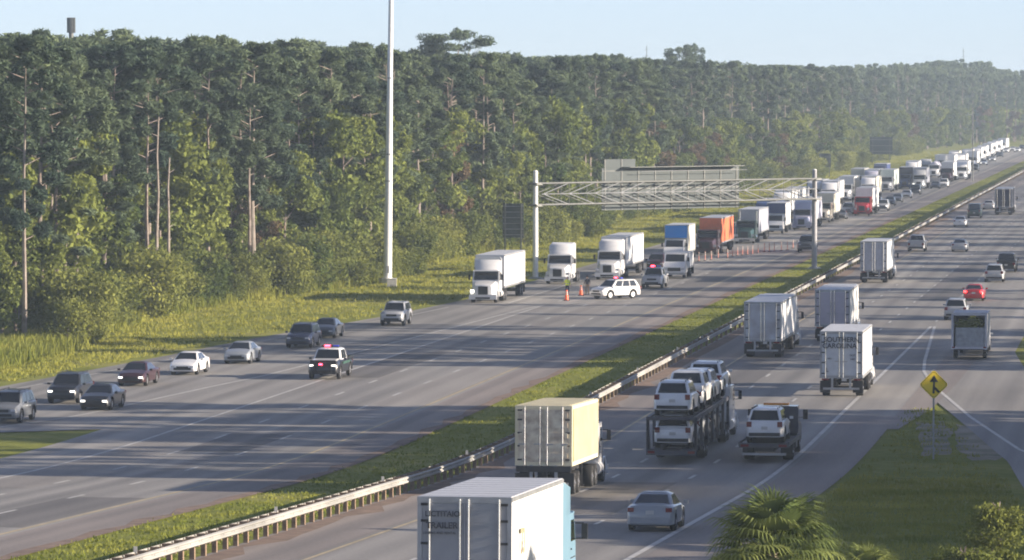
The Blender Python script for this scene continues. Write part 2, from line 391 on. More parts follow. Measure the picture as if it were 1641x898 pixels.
KINDS = dict(
  sedan=dict(L=4.8, W=.92, H=1.45, r=.34, yw=(-.92, -3.72), zt=[(-4.8, .80), (-4.70, 1.0), (-3.9, 1.04), (-1.2, .98), (-.35, .82), (-.05, .66), (0, .52)], cab=(-4.15, -3.15, -1.95, -1.1), zb=.93, wt=.60, gap=.03),
  suv=dict(L=4.75, W=.96, H=1.74, r=.38, yw=(-.92, -3.72), zt=[(-4.75, .95), (-4.68, 1.12), (-3.9, 1.16), (-1.2, 1.12), (-.3, 1.0), (-.05, .84), (0, .7)], cab=(-4.68, -4.25, -1.85, -1.15), zb=1.06, wt=.70, gap=.1),
  offroad=dict(L=4.8, W=.97, H=1.84, r=.42, yw=(-.95, -3.75), zt=[(-4.8, 1.0), (-4.72, 1.2), (-3.9, 1.22), (-1.35, 1.22), (-.25, 1.14), (-.05, .95), (0, .8)], cab=(-4.70, -4.40, -2.0, -1.5), zb=1.16, wt=.74, gap=.16),
  pickup=dict(L=5.9, W=1.02, H=1.93, r=.42, yw=(-1.0, -4.6), zt=[(-5.9, 1.0), (-5.85, 1.05), (-4.15, 1.08), (-4.0, 1.24), (-1.6, 1.26), (-.2, 1.16), (-.04, .95), (0, .8)], cab=(-4.05, -3.85, -2.2, -1.65), zb=1.20, wt=.76, gap=.16),
  van=dict(L=5.4, W=1.02, H=2.15, r=.38, yw=(-.95, -4.2), zt=[(-5.4, 1.1), (-5.35, 1.25), (-1.1, 1.2), (-.25, 1.02), (0, .7)], cab=(-5.38, -5.25, -1.5, -.75), zb=1.15, wt=.84, gap=.1),
)
def build_car(kind, color, lights=False, brake=False, windows=True, roofbox=False):
    K = KINDS[kind]; L, w0, H, r = K['L'], K['W'], K['H'], K['r']; p = pm(color)
    root = empty(kind if kind not in ("offroad",) else "suv")
    zt = lambda y: interp(K['zt'], y)
    ys = sorted(set([-L, -L + .04, -L + .12, -L + .35, -.3, -.12, -.04, 0] + [y0 + k * .125 for y0 in K['yw'] for k in range(-4, 5)] + [K['yw'][1] + 1.0, (K['yw'][0] + K['yw'][1]) / 2, K['yw'][0] - 1.0] + [a for a, _ in K['zt']]))
    rings = []
    base = .22 + K['gap']
    for y in ys:
        e_ = min(1, (y + L) / .35 + .0, -y / .45 + .0); ww = w0 * (.84 + .16 * (1 - (1 - max(0, e_)) ** 2))
        zb = base + (.12 if (y > -.05 or y < -L + .03) else 0)
        for yw in K['yw']:
            d = abs(y - yw)
            if d <= r + .09: zb = max(zb, r + math.sqrt(max(0, (r + .09) ** 2 - d * d)))
        z1 = zt(y); zs = max(zb + .04, z1 - (.09 if y < -1.2 and y > -L + .2 else .16))
        bz = min(zb, z1 - .1)
        half = [(0, bz), (ww * .86, bz), (ww * .985, bz + .03), (ww, (bz + zs) / 2 + .04), (ww * .97, zs), (ww * .86, z1 - .015), (ww * .5, z1 + .02), (0, z1 + .03)]
        rings.append([(x, y, z) for x, z in half] + [(-x, y, z) for x, z in reversed(half[1:-1])])
    mb = MB(); mb.loft(rings, p)
    mb.build("body", root)
    dk = MB()                                      # dark underbody between the wheels
    dk.box((0, -L / 2, base - .01 + .06), (w0 * 1.55, L * .9, .2), BLACK); dk.build("underbody", root)
    # cabin
    br, tr, tf, bf = K['cab']; zb, wt, wb = K['zb'], K['wt'], w0 * .90
    def cab(h, side, s):   # point on cabin surface: h height 0..1, side -1/+1, s 0 rear..1 front
        y0 = br + (tr - br) * h; y1 = bf + (tf - bf) * h
        return Vector((side * (wb + (wt - wb) * h), y0 + (y1 - y0) * s, zb + (H - .05 - zb) * h))
    c = MB(); rings = []
    for h, ins in ((0, 0), (.5, -.012), (.93, 0), (1.0, .05)):
        y0, y1 = cab(h, 1, 0).y + ins * 1.4, cab(h, 1, 1).y - ins * 1.6; x = cab(h, 1, 0).x - ins; z = cab(h, 1, 0).z
        rr_ = []; cr = .10
        for sx, yy in ((1, y0), (1, y1), (-1, y1), (-1, y0)):
            d_ = cr if yy == y0 else -cr
            q = [(sx * (x - cr * .7), yy), (sx * x, yy + d_)]
            if (sx, yy) in ((1, y1), (-1, y0)): q = q[::-1]
            rr_ += [(a_, b_, z) for a_, b_ in q]
        rings.append(rr_)
    ym = (rings[-1][0][1] + rings[-1][3][1]) / 2
    top = [(a_ * .8, ym + (b_ - ym) * .88, H) for a_, b_, z in rings[-1]]
    rings.append(top); c.loft(rings, p); c.build("cabin", root)
    def panel(nm, pts, push):
        g = MB(); v = [Vector(q) + Vector(push) for q in pts]; g.quad(*v, GLASS, th=.006); return g.build(nm, root, False)
    if windows:
        a1, a2 = cab(.08, -1, 1), cab(.08, 1, 1); b1, b2 = cab(.93, -1, 1), cab(.93, 1, 1); k = .90
        sc = lambda v, k: Vector((v.x * k, v.y, v.z))
        panel("windshield", [sc(a1, k), sc(a2, k), sc(b2, k * .97), sc(b1, k * .97)], (0, .014, .006))
        a1, a2 = cab(.16, -1, 0), cab(.16, 1, 0); b1, b2 = cab(.9, -1, 0), cab(.9, 1, 0)
        panel("rear_window", [sc(a2, k * .96), sc(a1, k * .96), sc(b1, k * .93), sc(b2, k * .93)], (0, -.014, .006))
        spans = ((.10, .34), (.37, .63), (.66, .93)) if kind in ("suv", "offroad", "van") else ((.16, .50), (.53, .92))
        for sd_ in (-1, 1):
            for s0, s1 in spans:
                q = [cab(.10, sd_, s0), cab(.10, sd_, s1), cab(.88, sd_, s1 - .0), cab(.88, sd_, s0 + .0)]
                if sd_ < 0: q = q[::-1]
                panel("side_window", q, (sd_ * .012, 0, .004))
    wl = w0 - .12
    for yw in K['yw']:
        for sd_ in (-1, 1): wheel(root, sd_ * wl, yw, r, .23)
    zl = zt(-.1) - .12
    for sd_ in (-1, 1):
        q = MB(); q.box((sd_ * w0 * .70, -.03, zl), (w0 * .27, .10, .10), HEAD if lights else HEADOFF); q.build("headlight", root)
        q = MB(); q.box((sd_ * w0 * .80, -L + .015, zt(-L + .1) - .16), (w0 * .26, .07, .16 if kind == "sedan" else .26), TAILON if brake else TAIL); q.build("tail_light", root)
        q = MB(); q.box((sd_ * (w0 + .12), K['cab'][3] - .25, zb + .07), (.18, .12, .13), p); q.build("mirror", root)
    q = MB(); q.box((0, .004, zl - .03), (w0 * .86, .05, .16 if kind != "sedan" else .10), BLACK)
    q.box((0, .012, base + .17), (w0 * 1.25, .05, .14), BLACK)
    if kind in ("offroad", "pickup"):
        q.box((0, .02, base + .04), (w0 * 1.7, .08, .10), BLACK)
    q.build("grille", root)
    q = MB(); q.box((0, -L - .01, base + .14), (w0 * 1.62, .06, .16), BLACK if kind != "sedan" else p); q.build("bumper", root)
    q = MB(); q.box((0, -L - .025, .78 if kind != "sedan" else .74), (.31, .03, .15), WHITE); q.build("licence_plate", root)
    if kind in ("suv", "offroad", "pickup"):
        for y0 in K['yw']:
            for sd_ in (-1, 1):
                a_ = MB(); pr = []
                for k in range(9):
                    th_ = math.pi * k / 8; pr.append((y0 + math.cos(th_) * (r + .11), r + math.sin(th_) * (r + .11)))
                pi_ = [(y0 + (a - y0) * .90, r + (b_ - r) * .90) for a, b_ in pr]
                rg = [[(sd_ * (w0 + .012), a, b_), (sd_ * (w0 + .012), c_, d_), (sd_ * (w0 - .05), c_, d_), (sd_ * (w0 - .05), a, b_)] for (a, b_), (c_, d_) in zip(pr, pi_)]
                a_.loft(rg, BLACK); a_.build("wheel_arch", root)
    if kind in ("suv", "offroad"):
        for sd_ in (-1, 1):
            q = MB(); q.cyl((sd_ * wt * .88, tr - .05, H + .03), (sd_ * wt * .88, tf + .2, H + .03), .02, .02, 6, BLACK)
            for yy in (tr, (tr + tf) / 2, tf + .15): q.box((sd_ * wt * .88, yy, H - .005), (.03, .05, .07), BLACK)
            q.build("roof_rail", root)
    if kind == "pickup":
        q = MB(); q.box((0, -5.0, 1.075 + .012), (1.62, 1.6, .02), BLACK)
        for sd_ in (-1, 1): q.box((sd_ * .93, -4.98, 1.17), (.12, 1.78, .18), p)
        q.box((0, -5.83, 1.17), (1.74, .08, .18), p); q.build("cargo_bed", root)
    return root

def add_beacon(root, H, y):
    q = MB(); q.box((0, y, H + .045), (1.15, .22, .05), BLACK); b_ = q.build("light_bar", root)
    for k, m in enumerate((BLUEL, BLUEL, TAIL, REDL, REDL, TAIL)):
        q = MB(); q.box((-.46 + k * .185, y, H + .115), (.17, .20, .09), m); q.build("lamp", b_)

def hood_cab(root, p, sleeper=True, lights=False, fair=True, grille=BLACK, stacks=False):
    """conventional tractor: hood, cab, sleeper, roof fairing; returns y of the back of the cab"""
    yb = -4.9 if sleeper else -3.5
    mb = MB(); rg = []
    for y, ww, z0, z1 in ((0, .62, .72, 1.40), (-.06, .80, .62, 1.58), (-.35, .92, .62, 1.68), (-1.9, 1.06, .95, 1.93)):
        rg.append([(ww * .6, y, z0), (ww, y, z0 + .12), (ww, y, z1 - .28), (ww * .86, y, z1 - .06), (0, y, z1 + .02), (-ww * .86, y, z1 - .06), (-ww, y, z1 - .28), (-ww, y, z0 + .12), (-ww * .6, y, z0)])
    mb.loft(rg[::-1], p); hood = mb.build("hood", root)
    q = MB(); q.box((0, .02, 1.10), (.86, .06, .72), grille, rx=R(-4))
    for k in range(6): q.box((0, .055, .82 + k * .11), (.80, .03, .025), CHROME if grille is CHROME else DFRAME)
    q.build("grille", hood)
    q = MB(); rg = []
    for sd_ in (-1, 1):
        q = MB(); pr = []
        for k in range(9):
            th_ = math.pi * (.02 + .96 * k / 8); pr.append((-1.05 + math.cos(th_) * .66, .5 + math.sin(th_) * .68))
        rg = [[(sd_ * 1.22, a, b_), (sd_ * 1.18, -1.05 + (a + 1.05) * .86, .5 + (b_ - .5) * .86), (sd_ * .80, -1.05 + (a + 1.05) * .86, .5 + (b_ - .5) * .86), (sd_ * .80, a, b_)] for a, b_ in pr]
        q.loft(rg, p); q.build("fender", hood)
        q = MB(); q.box((sd_ * .98, -.16, 1.02), (.34, .14, .26), HEAD if lights else HEADOFF); q.build("headlight", hood)
    q = MB(); q.box((0, .12, .52), (2.44, .22, .42), p if not stacks else CHROME); q.box((0, .24, .44), (1.3, .04, .16), BLACK); q.build("bumper", root)
    c = MB()
    z0, z1 = .95, 2.80
    prof = [(-1.72, z0), (-1.80, 1.92), (-2.28, z1), (yb, z1), (yb, z0)]
    c.loft([[(x, y, z) for y, z in prof] for x in (-1.20, 1.20)], p); cabo = c.build("cab", root)
    q = MB(); q.quad((-1.08, -1.80, 1.98), (1.08, -1.80, 1.98), (1.04, -2.20, 2.70), (-1.04, -2.20, 2.70), GLASS, th=.014)
    q.build("windshield", cabo)
    q = MB(); q.box((0, -1.86, 2.78), (2.3, .26, .06), p, rx=R(-8)); q.build("sun_visor", cabo)
    for sd_ in (-1, 1):
        q = MB(); q.quad(*([(sd_ * 1.206, -1.98, 1.95), (sd_ * 1.206, -2.95, 1.95), (sd_ * 1.206, -2.95, 2.60), (sd_ * 1.206, -2.32, 2.60)][::(-1 if sd_ > 0 else 1)]), GLASS, th=.008); q.build("side_window", cabo)
        q = MB(); q.box((sd_ * 1.48, -1.78, 2.20), (.18, .10, .48), BLACK); q.box((sd_ * 1.33, -1.85, 2.45), (.26, .04, .04), BLACK); q.box((sd_ * 1.33, -1.85, 1.98), (.26, .04, .04), BLACK); q.build("mirror", cabo)
        q = MB(); q.box((sd_ * 1.215, -2.5, 1.45), (.02, 1.0, .025), DFRAME); q.box((sd_ * 1.22, -2.93, 1.72), (.03, .12, .04), BLACK); q.build("door_seam", cabo)
    if fair:
        f = MB(); rg = []
        for y, zt_, ww in ((-2.25, 2.84, 1.02), (-2.6, 3.25, 1.14), (-3.1, 3.72, 1.2), (yb + .4, 3.92, 1.2), (yb, 3.92, 1.2)):
            rg.append([(ww, y, 2.80), (ww, y, zt_ - .12), (ww * .88, y, zt_), (-ww * .88, y, zt_), (-ww, y, zt_ - .12), (-ww, y, 2.80)])
        f.loft(rg[::-1], p); f.build("roof_fairing", cabo)
    if stacks:
        for sd_ in (-1, 1):
            q = MB(); q.cyl((sd_ * 1.05, yb - .15, 1.2), (sd_ * 1.05, yb - .15, 3.9), .09, .09, 10, CHROME); q.build("exhaust_stack", root)
    for sd_ in (-1, 1):
        q = MB(); q.cyl((sd_ * 1.02, -2.3, .72), (sd_ * 1.02, -3.6, .72), .31, .31, 12, CHROME if stacks else p); q.build("fuel_tank", root)
        wheel(root, sd_ * 1.02, -1.05, .50, .30)
    return yb

def box_body(name, root, y0, L, wd, z0, H, side, door, ribs=True, corrug=False, dirty=False, rear=True, roofm=None):
    """van body or container: front face at y0, rear at y0-L"""
    b_ = MB(); x = wd / 2
    b_.box((0, y0 - L / 2, (z0 + H) / 2), (wd, L, H - z0), side)
    o = b_.build(name, root)
    r_ = MB(); r_.box((0, y0 - L / 2, H + .012), (wd - .02, L - .02, .02), roofm or TRLD)
    if corrug:
        for k in range(int(L / .56)):
            r_.box((0, y0 - .3 - k * .56, H + .03), (wd - .3, .22, .03), roofm or TRLD)
    else:
        for k in range(int(L / 1.22)): r_.box((0, y0 - .8 - k * 1.22, H + .026), (wd - .1, .05, .012), roofm or TRLD)
    r_.build("roof", o)
    tr = MB()
    for sd_ in (-1, 1):
        tr.box((sd_ * (x + .012), y0 - L / 2, H - .06), (.03, L + .01, .12), GALV if not corrug else side)
        tr.box((sd_ * (x + .012), y0 - L / 2, z0 + .08), (.03, L + .01, .18), GALV if not corrug else side)
    tr.build("side_rail", o)
    if corrug:
        cm = MB()
        for sd_ in (-1, 1):
            for k in range(int(L / .36)):
                yy = y0 - .25 - k * .36
                cm.quad(*([(sd_ * (x + .035), yy, z0 + .18), (sd_ * (x + .035), yy - .16, z0 + .18), (sd_ * (x + .035), yy - .16, H - .14), (sd_ * (x + .035), yy, H - .14)][::(-1 if sd_ > 0 else 1)]), side, th=.03)
        cm.build("corrugation", o)["kind"] = "stuff"
    elif ribs:
        cm = MB()
        for sd_ in (-1, 1):
            for k in range(1, int(L / 1.22)): cm.box((sd_ * (x + .006), y0 - k * 1.22, (z0 + H) / 2), (.016, .045, H - z0 - .3), side)
        cm.build("side_seam", o)
    yr = y0 - L
    fr = MB(); fmt = side if corrug else GALV
    for sd_ in (-1, 1): fr.box((sd_ * (x - .055), yr - .02, (z0 + H) / 2), (.13, .06, H - z0), fmt)
    fr.box((0, yr - .02, H - .07), (wd - .24, .06, .16), fmt); fr.box((0, yr - .02, z0 + .07), (wd - .24, .06, .16), fmt)
    fr.build("rear_frame", o)
    if rear:
        dw = (wd - .26) / 2
        for sd_ in (-1, 1):
            d_ = MB(); cx = sd_ * (dw / 2 + .008)
            d_.box((cx, yr - .012, (z0 + H) / 2), (dw - .012, .05, H - z0 - .33), door)
            if corrug:
                for k in range(5):
                    hh = (H - z0 - .4) / 5
                    d_.box((cx, yr - .055, z0 + .22 + hh * (k + .5)), (dw - .14, .06, hh * .5), door)
            do = d_.build("door", o)
            for xr in ((.10, dw - .22) if not corrug else (.14, dw - .30)):
                l_ = MB(); xx = sd_ * xr + sd_ * .02
                l_.cyl((xx, yr - .085, z0 + .03), (xx, yr - .085, H - .04), .026, .026, 6, CHROME if not corrug else GALV)
                l_.box((xx + sd_ * .12, yr - .10, z0 + (H - z0) * .36), (.30, .03, .045), GALV)
                for zz in (.1, .36, .64, .9): l_.box((xx, yr - .07, z0 + (H - z0) * zz), (.10, .05, .08), GALV)
                l_.build("lock_rod", do)
            for zz in (.10, .33, .55, .77, .93):
                h_ = MB(); h_.box((sd_ * (dw - .06), yr - .05, z0 + (H - z0) * zz), (.20, .04, .07), DFRAME); h_.build("hinge", do)
    return o

def tandem(root, ys, r=.50, rim=RIM):
    for y in ys:
        for sd_ in (-1, 1): wheel(root, sd_ * 1.02, y, r, .44, rim)
        q = MB(); q.cyl((-.9, y, r), (.9, y, r), .09, .09, 8, DFRAME); q.build("axle", root)

def rear_gear(root, yr, z0, plate=True, brake=False):
    q = MB(); m = GALV
    q.box((0, yr - .06, .52), (2.2, .10, .12), m)
    for sd_ in (-1, 1): q.box((sd_ * .55, yr - .03, (.55 + z0) / 2 + .02), (.13, .08, z0 - .55), m)
    q.build("underride_guard", root)
    for sd_ in (-1, 1):
        q = MB(); q.box((sd_ * 1.0, yr + .25, .62), (.62, .02, .72), BLACK); q.build("mud_flap", root)
        q = MB(); q.box((sd_ * .98, yr - .035, z0 - .08), (.42, .05, .10), TAILON if brake else TAIL); q.build("tail_light", root)
    if plate:
        q = MB(); q.box((.18, yr - .05, z0 - .1), (.30, .02, .16), WHITE); q.build("licence_plate", root)

def build_semi(cab="white", side=TRLW, door=TRLD, TL=15.2, sleeper=True, fair=True, lights=False, H=4.08, grille=BLACK, stacks=False, trailer=True, wd=2.58, corrug=False, brake=False, roofm=None, ribs=False, body="box"):
    root = empty("semi_truck"); p = pm(cab)
    yb = hood_cab(root, p, sleeper, lights, fair, grille, stacks)
    yd = yb - 1.1
    q = MB()
    for sd_ in (-1, 1): q.box((sd_ * .42, (yd - 2.0) / 2 - 1.0, .92), (.10, -(yd - 2.0) - .6, .24), DFRAME)
    q.box((0, yd - .6, 1.08), (1.0, 1.0, .08), DFRAME); q.build("chassis", root)
    tandem(root, (yd, yd - 1.3))
    if trailer:
        y0 = yb - .75; z0 = 1.32 if corrug else 1.16
        if body == "tank":
            q = MB(); zc_ = 2.35; rg = []
            for yy, rr_ in ((y0 - .3, .4), (y0 - .45, .85), (y0 - .9, 1.05), (y0 - TL + .6, 1.05), (y0 - TL + .15, .85), (y0 - TL, .4)):
                rg.append([(math.cos(a_) * rr_, yy, zc_ + math.sin(a_) * rr_ * 1.08) for a_ in [k * math.pi / 10 for k in range(20)]])
            q.loft(rg[::-1], side); o = q.build("tank", root)
            q = MB(); q.box((0, y0 - TL / 2, 3.55), (.5, 5, .12), GALV); q.build("walkway", o)
        elif body == "flat":
            q = MB(); q.box((0, y0 - TL / 2, 1.35), (2.55, TL, .22), DFRAME); o = q.build("flat_deck", root)
            for k in range(4):
                q = MB(); q.box((0, y0 - 2.2 - k * (TL / 4.4), 2.0), (2.1, TL / 6, 1.05), side); q.build("load_stack", o)
        else: o = box_body("trailer" if not corrug else "shipping_container", root, y0, TL, wd, z0, H, side, door, corrug=corrug, roofm=roofm, ribs=ribs)
        yr = y0 - TL
        q = MB()
        for sd_ in (-1, 1): q.box((sd_ * .5, yr + TL / 2, z0 - .14), (.12, TL - .3, .24), DFRAME)
        if corrug: q.box((0, yr + TL / 2, z0 - .05), (2.3, TL, .08), DFRAME); q.box((0, yr - .03, z0 - .15), (2.44, .12, .26), DFRAME)
        q.build("trailer_frame", root)
        tandem(root, (yr + 2.6, yr + 1.3) if TL > 9 else (yr + 1.6,))
        for sd_ in (-1, 1):
            q = MB(); q.box((sd_ * .8, y0 - 2.6, .62), (.13, .13, .95), DFRAME); q.box((sd_ * .8, y0 - 2.6, .13), (.3, .3, .04), DFRAME); q.build("landing_leg", root)
        rear_gear(root, yr, z0, brake=brake)
        root["len"] = -yr
        root["yr"] = yr
    else: root["len"] = -(yd - 1.9)
    return root

def build_boxtruck(cab="white", box=TRLW, front=None, L=7.2, H=3.9, lights=False):
    root = empty("box_truck"); p = pm(cab)
    c = MB(); c.loft([[(x, y, z) for y, z in [(0, .55), (0, 1.15), (-.25, 1.42), (-.95, 1.62), (-1.55, 2.45), (-2.7, 2.45), (-2.7, .6)]] for x in (-1.08, 1.08)], p); cabo = c.build("cab", root)
    q = MB(); q.quad((-.96, -.99, 1.68), (.96, -.99, 1.68), (.92, -1.5, 2.38), (-.92, -1.5, 2.38), GLASS, th=.014); q.build("windshield", cabo)
    q = MB(); q.box((0, .02, .92), (1.3, .06, .34), BLACK); q.box((0, .05, .5), (2.16, .14, .22), BLACK if cab != "white" else GALV); q.build("grille", cabo)
    for sd_ in (-1, 1):
        q = MB(); q.box((sd_ * .86, 0, .98), (.34, .08, .22), HEAD if lights else HEADOFF); q.build("headlight", cabo)
        q = MB(); q.quad(*([(sd_ * 1.086, -1.15, 1.62), (sd_ * 1.086, -2.2, 1.62), (sd_ * 1.086, -2.2, 2.25), (sd_ * 1.086, -1.6, 2.25)][::(-1 if sd_ > 0 else 1)]), GLASS, th=.008); q.build("side_window", cabo)
        q = MB(); q.box((sd_ * 1.34, -1.0, 1.9), (.2, .1, .42), BLACK); q.box((sd_ * 1.2, -1.05, 1.75), (.24, .03, .03), BLACK); q.build("mirror", cabo)
        wheel(root, sd_ * .94, -.95, .42, .26); wheel(root, sd_ * .96, -2.9 - L * .62, .42, .42)
    box_body("cargo_box", root, -2.85, L, 2.5, .98, H, box, TRLD)
    if front:
        q = MB(); q.box((0, -2.80, (2.55 + H) / 2), (2.44, .06, H - 2.65), front); q.build("front_panel", root)
    q = MB()
    for sd_ in (-1, 1): q.box((sd_ * .4, -2.8 - L / 2, .82), (.1, L, .22), DFRAME)
    q.build("chassis", root); rear_gear(root, -2.85 - L, .98)
    root["len"] = 2.85 + L
    return root

CACHE = {}
def proto(key, fn, *a, **k):
    if key in CACHE: return copy_tree(CACHE[key])
    CACHE[key] = fn(*a, **k); return CACHE[key]
HEADNB = math.pi
def place(root, p, north, label, cat, group=None, yaw=0.0, rear=False, L=None, dz=0.0):
    """p: ground point under the front bumper (or rear bumper when rear)"""
    t, u = tu(p.x, p.y); h = heading(t) + (math.pi if north else 0) + yaw
    f = Vector((math.sin(h), math.cos(h), 0))
    q = p + f * (L if L is not None else root.get("len", 4.8)) if rear else p.copy()
    L_ = L if L is not None else root.get("len", 4.8)
    t1, _ = tu(q.x, q.y); r0 = q - f * L_; t2, _ = tu(r0.x, r0.y)
    zf, zr = elev(t1), elev(t2)
    root.rotation_mode = 'XYZ'; root.rotation_euler = (math.atan2(zf - zr, L_), 0, -h)
    root.location = (q.x, q.y, zf + dz + .012)
    for k in ("len", "yr"):
        if k in root: del root[k]
    return tag(root, label, cat, group)
def car(kind, color, px, py, north, label, cat, group=None, lights=False, brake=False, yaw=0, dz=0):
    r = proto((kind, color, lights, brake), build_car, kind, color, lights, brake)
    return place(r, P(px, py), north, label, cat, group, yaw, rear=not north, L=KINDS[kind]['L'], dz=dz)
GQ = "cars and trucks stopped in the northbound queue"; GX = "cars leaving by the exit lane"; GS = "traffic driving away southbound"

# --- cars on the exit lane, nearest first
car("suv", "grey", 2, 680, True, "grey suv cut off by the left edge of the picture", "car", GX)
car("suv", "black", 98, 648, True, "black suv with both headlights on just behind the nearest black sedan", "car", GX, lights=True)
car("sedan", "black", 150, 659, True, "black sedan with headlights on, alongside a black suv near the gore grass", "car", GX, lights=True)
car("sedan", "maroon", 209, 620, True, "dark maroon sedan with headlights on between the black cars and the white sedan", "car", GX, lights=True)
car("sedan", "white", 292, 602, True, "white sedan on the exit lane beside the tall grass", "car", GX)
car("sedan", "pewter", 378, 584, True, "pewter grey sedan following the white sedan on the exit lane", "car", GX)
car("suv", "navy", 477, 559, True, "navy suv on the exit lane just above the police car", "car", GX)
car("sedan", "darkgrey", 516, 543, True, "dark sedan right behind the navy suv by the grass edge", "car", GX)
car("offroad", "silver", 627, 523, True, "boxy silver off-road suv alone below the light mast", "car", GX, lights=False)
pol = build_car("pickup", "black", True)
for ch in list(pol.children):
    if ch.name.startswith("cabin"): ch.data.materials[0] = pm("white")
q = MB(); q.add([(-.80, -1.58, 1.295), (.80, -1.58, 1.295), (.74, -.25, 1.225), (-.74, -.25, 1.225), (-.80, -1.58, 1.25), (.80, -1.58, 1.25), (.74, -.25, 1.18), (-.74, -.25, 1.18)], [(0, 1, 2, 3), (7, 6, 5, 4), (4, 5, 1, 0), (5, 6, 2, 1), (6, 7, 3, 2), (7, 4, 0, 3)], pm("white")); q.build("hood", pol)
add_beacon(pol, KINDS["pickup"]["H"], -2.9)
q = MB()
for x in (-.55, .55): q.box((x, .12, .85), (.07, .10, .8), BLACK)
for z in (.62, .85, 1.12): q.box((0, .14, z), (1.5, .06, .07), BLACK)
q.build("push_bar", pol)
q = MB(); q.box((.10, .19, 1.0), (.22, .04, .09), REDL); q.build("grille_beacon", pol)
q = MB(); q.box((0, -.12, 1.0), (1.7, .05, .5), BLACK); q.build("front_panel", pol)
q = MB(); q.box((-1.035, -3.0, 1.0), (.012, 2.6, .16), mat("green_stripe", (.03, .08, .06), .5)); q.box((1.035, -3.0, 1.0), (.012, 2.6, .16), MATS["green_stripe"]); q.build("side_stripe", pol)
place(pol, P(517, 609), True, "white police truck with flashing red roof lights standing on the solid lane line", "police truck", None, L=5.9)

# --- northbound queue
def semi(px, py, label, north=True, cat="semi truck", yaw=0, **k):
    key = ("semi",) + tuple(sorted((a, getattr(b_, "name", b_)) for a, b_ in k.items()))
    r = proto(key, build_semi, **k)
    L = 6.8
    if k.get("trailer", True): L = (4.9 if k.get("sleeper", True) else 3.5) + .75 + k.get("TL", 15.2)
    return place(r, P(px, py), north, label, cat, GQ if north else GS, yaw, rear=not north, L=L)
ORG = mat("orange_trailer", (0.72, 0.17, 0.06), .5, spot=.1); TEALT = mat("blue_panel", (0.02, 0.28, 0.75), .5); NAVYT = mat("navy_panel", (0.03, 0.05, 0.15), .5)
CRM = mat("cream_panel", (0.66, 0.62, 0.50), .5, spot=.1); GRYT = mat("grey_trailer", (0.36, 0.37, 0.42), .5, spot=.12); LAVT = mat("pale_lavender_trailer", (0.55, .54, .62), .5, spot=.1)
DKT = mat("dark_trailer", (0.05, 0.05, 0.075), .5, spot=.1); GRNT = mat("pale_green_trailer", (0.50, .56, .50), .5)
semi(774, 486, "white semi truck with a boxy white trailer, first in the queue nearest the light mast", TL=13.6, sleeper=False, fair=True, lights=True)
semi(893, 456, "white bobtail semi tractor with no trailer between the two white semis at the queue head", sleeper=True, trailer=False)
semi(973, 449, "white semi truck with a long bright white trailer right behind the white police suv", TL=15.2, grille=BLACK)
psuv = build_car("suv", "white"); add_beacon(psuv, 1.74, -2.7)
place(psuv, P(955, 480), True, "white police suv parked at a slant across the lanes beside the traffic cones", "police suv", None, yaw=R(40), L=4.75)
pp = build_car("pickup", "silver"); add_beacon(pp, 1.93, -2.9)
place(pp, P(1044, 463), True, "silver pickup with a roof light bar right of the slanted white police suv", "pickup", GQ, L=5.9)
car("suv", "maroon", 1050, 434, True, "dark maroon suv behind the silver pickup with the light bar", "car", GQ)
r = build_boxtruck("white", TRLW, None, L=4.2, H=2.5); place(r, P(1080, 447), True, "small white truck in front of the blue and white box truck", "truck", GQ, L=7.05)
r = build_boxtruck("white", CRM, TEALT, L=8.5, H=4.0); place(r, P(1079, 421), True, "box truck with a bright blue front panel above its white cab", "box truck", GQ, L=11.3)
semi(1131, 409, "dark red semi truck with an orange trailer", cab="maroon", side=ORG, TL=14.6, fair=False)
semi(1193, 391, "dark green semi truck with white fenders behind the orange trailer", cab="darkgreen", side=GRYT, TL=14.6, stacks=True, fair=False)
semi(1222, 372, "dark blue semi truck left of the truck with the navy box", cab="darkblue", side=NAVYT, TL=14.6)
r = build_boxtruck("white", TRLW, NAVYT, L=8.0, H=4.0); place(r, P(1241, 375), True, "box truck with a white cab and a navy panel above it, below the gantry", "box truck", GQ, L=10.85)
semi(1250, 352, "white semi trailer truck showing above the navy box truck", TL=14.6)
semi(1284, 369, "pale lavender semi truck just left of the right gantry post", cab="lavender", side=LAVT)
car("pickup", "darkgrey", 1291, 405, True, "dark grey pickup standing beside the foot of the right gantry post", "pickup", GQ)
semi(1317, 357, "tan semi truck just right of the right gantry post", cab="tan", side=CRM, fair=False, TL=13)
semi(1326, 332, "white semi truck behind the tan one at the right gantry post", TL=15)
car("sedan", "darkgrey", 1346, 352, True, "dark grey sedan between the tan truck and the red cab", "car", GQ)
car("suv", "silver", 1358, 344, True, "silver suv just left of the bright red truck cab", "car", GQ)
semi(1353, 322, "white semi truck showing over the silver suv left of the red cab", TL=15, fair=False)
semi(1381, 346, "bright red semi truck pulling a white trailer", cab="red", side=TRLW, fair=False, TL=14.6)
semi(1389, 322, "white semi truck with a cream trailer just behind the red cab", side=CRM)
semi(1394, 308, "lavender cab semi truck above the trailer of the red truck", cab="lavender", side=TRLW)
car("suv", "silver", 1414, 338, True, "silver suv right of the red truck's white trailer", "car", GQ, lights=True)
car("sedan", "black", 1425, 330, True, "black sedan tucked behind the silver suv right of the red truck", "car", GQ)
car("sedan", "darkgrey", 1437, 325, True, "dark grey sedan rightmost of the cars below the dark trailer", "car", GQ)
semi(1419, 308, "pale green trailer truck left of the dark blue hauler", cab="silver", side=GRNT, fair=False)
semi(1449, 303, "dark blue hauler truck in the middle of the far queue", cab="darkblue", side=DKT, fair=False, TL=12)
semi(1472, 304, "pale grey semi truck with a cream side, left of the white tanker", cab="silver", side=GRYT, sleeper=False, fair=True, TL=12, lights=True)
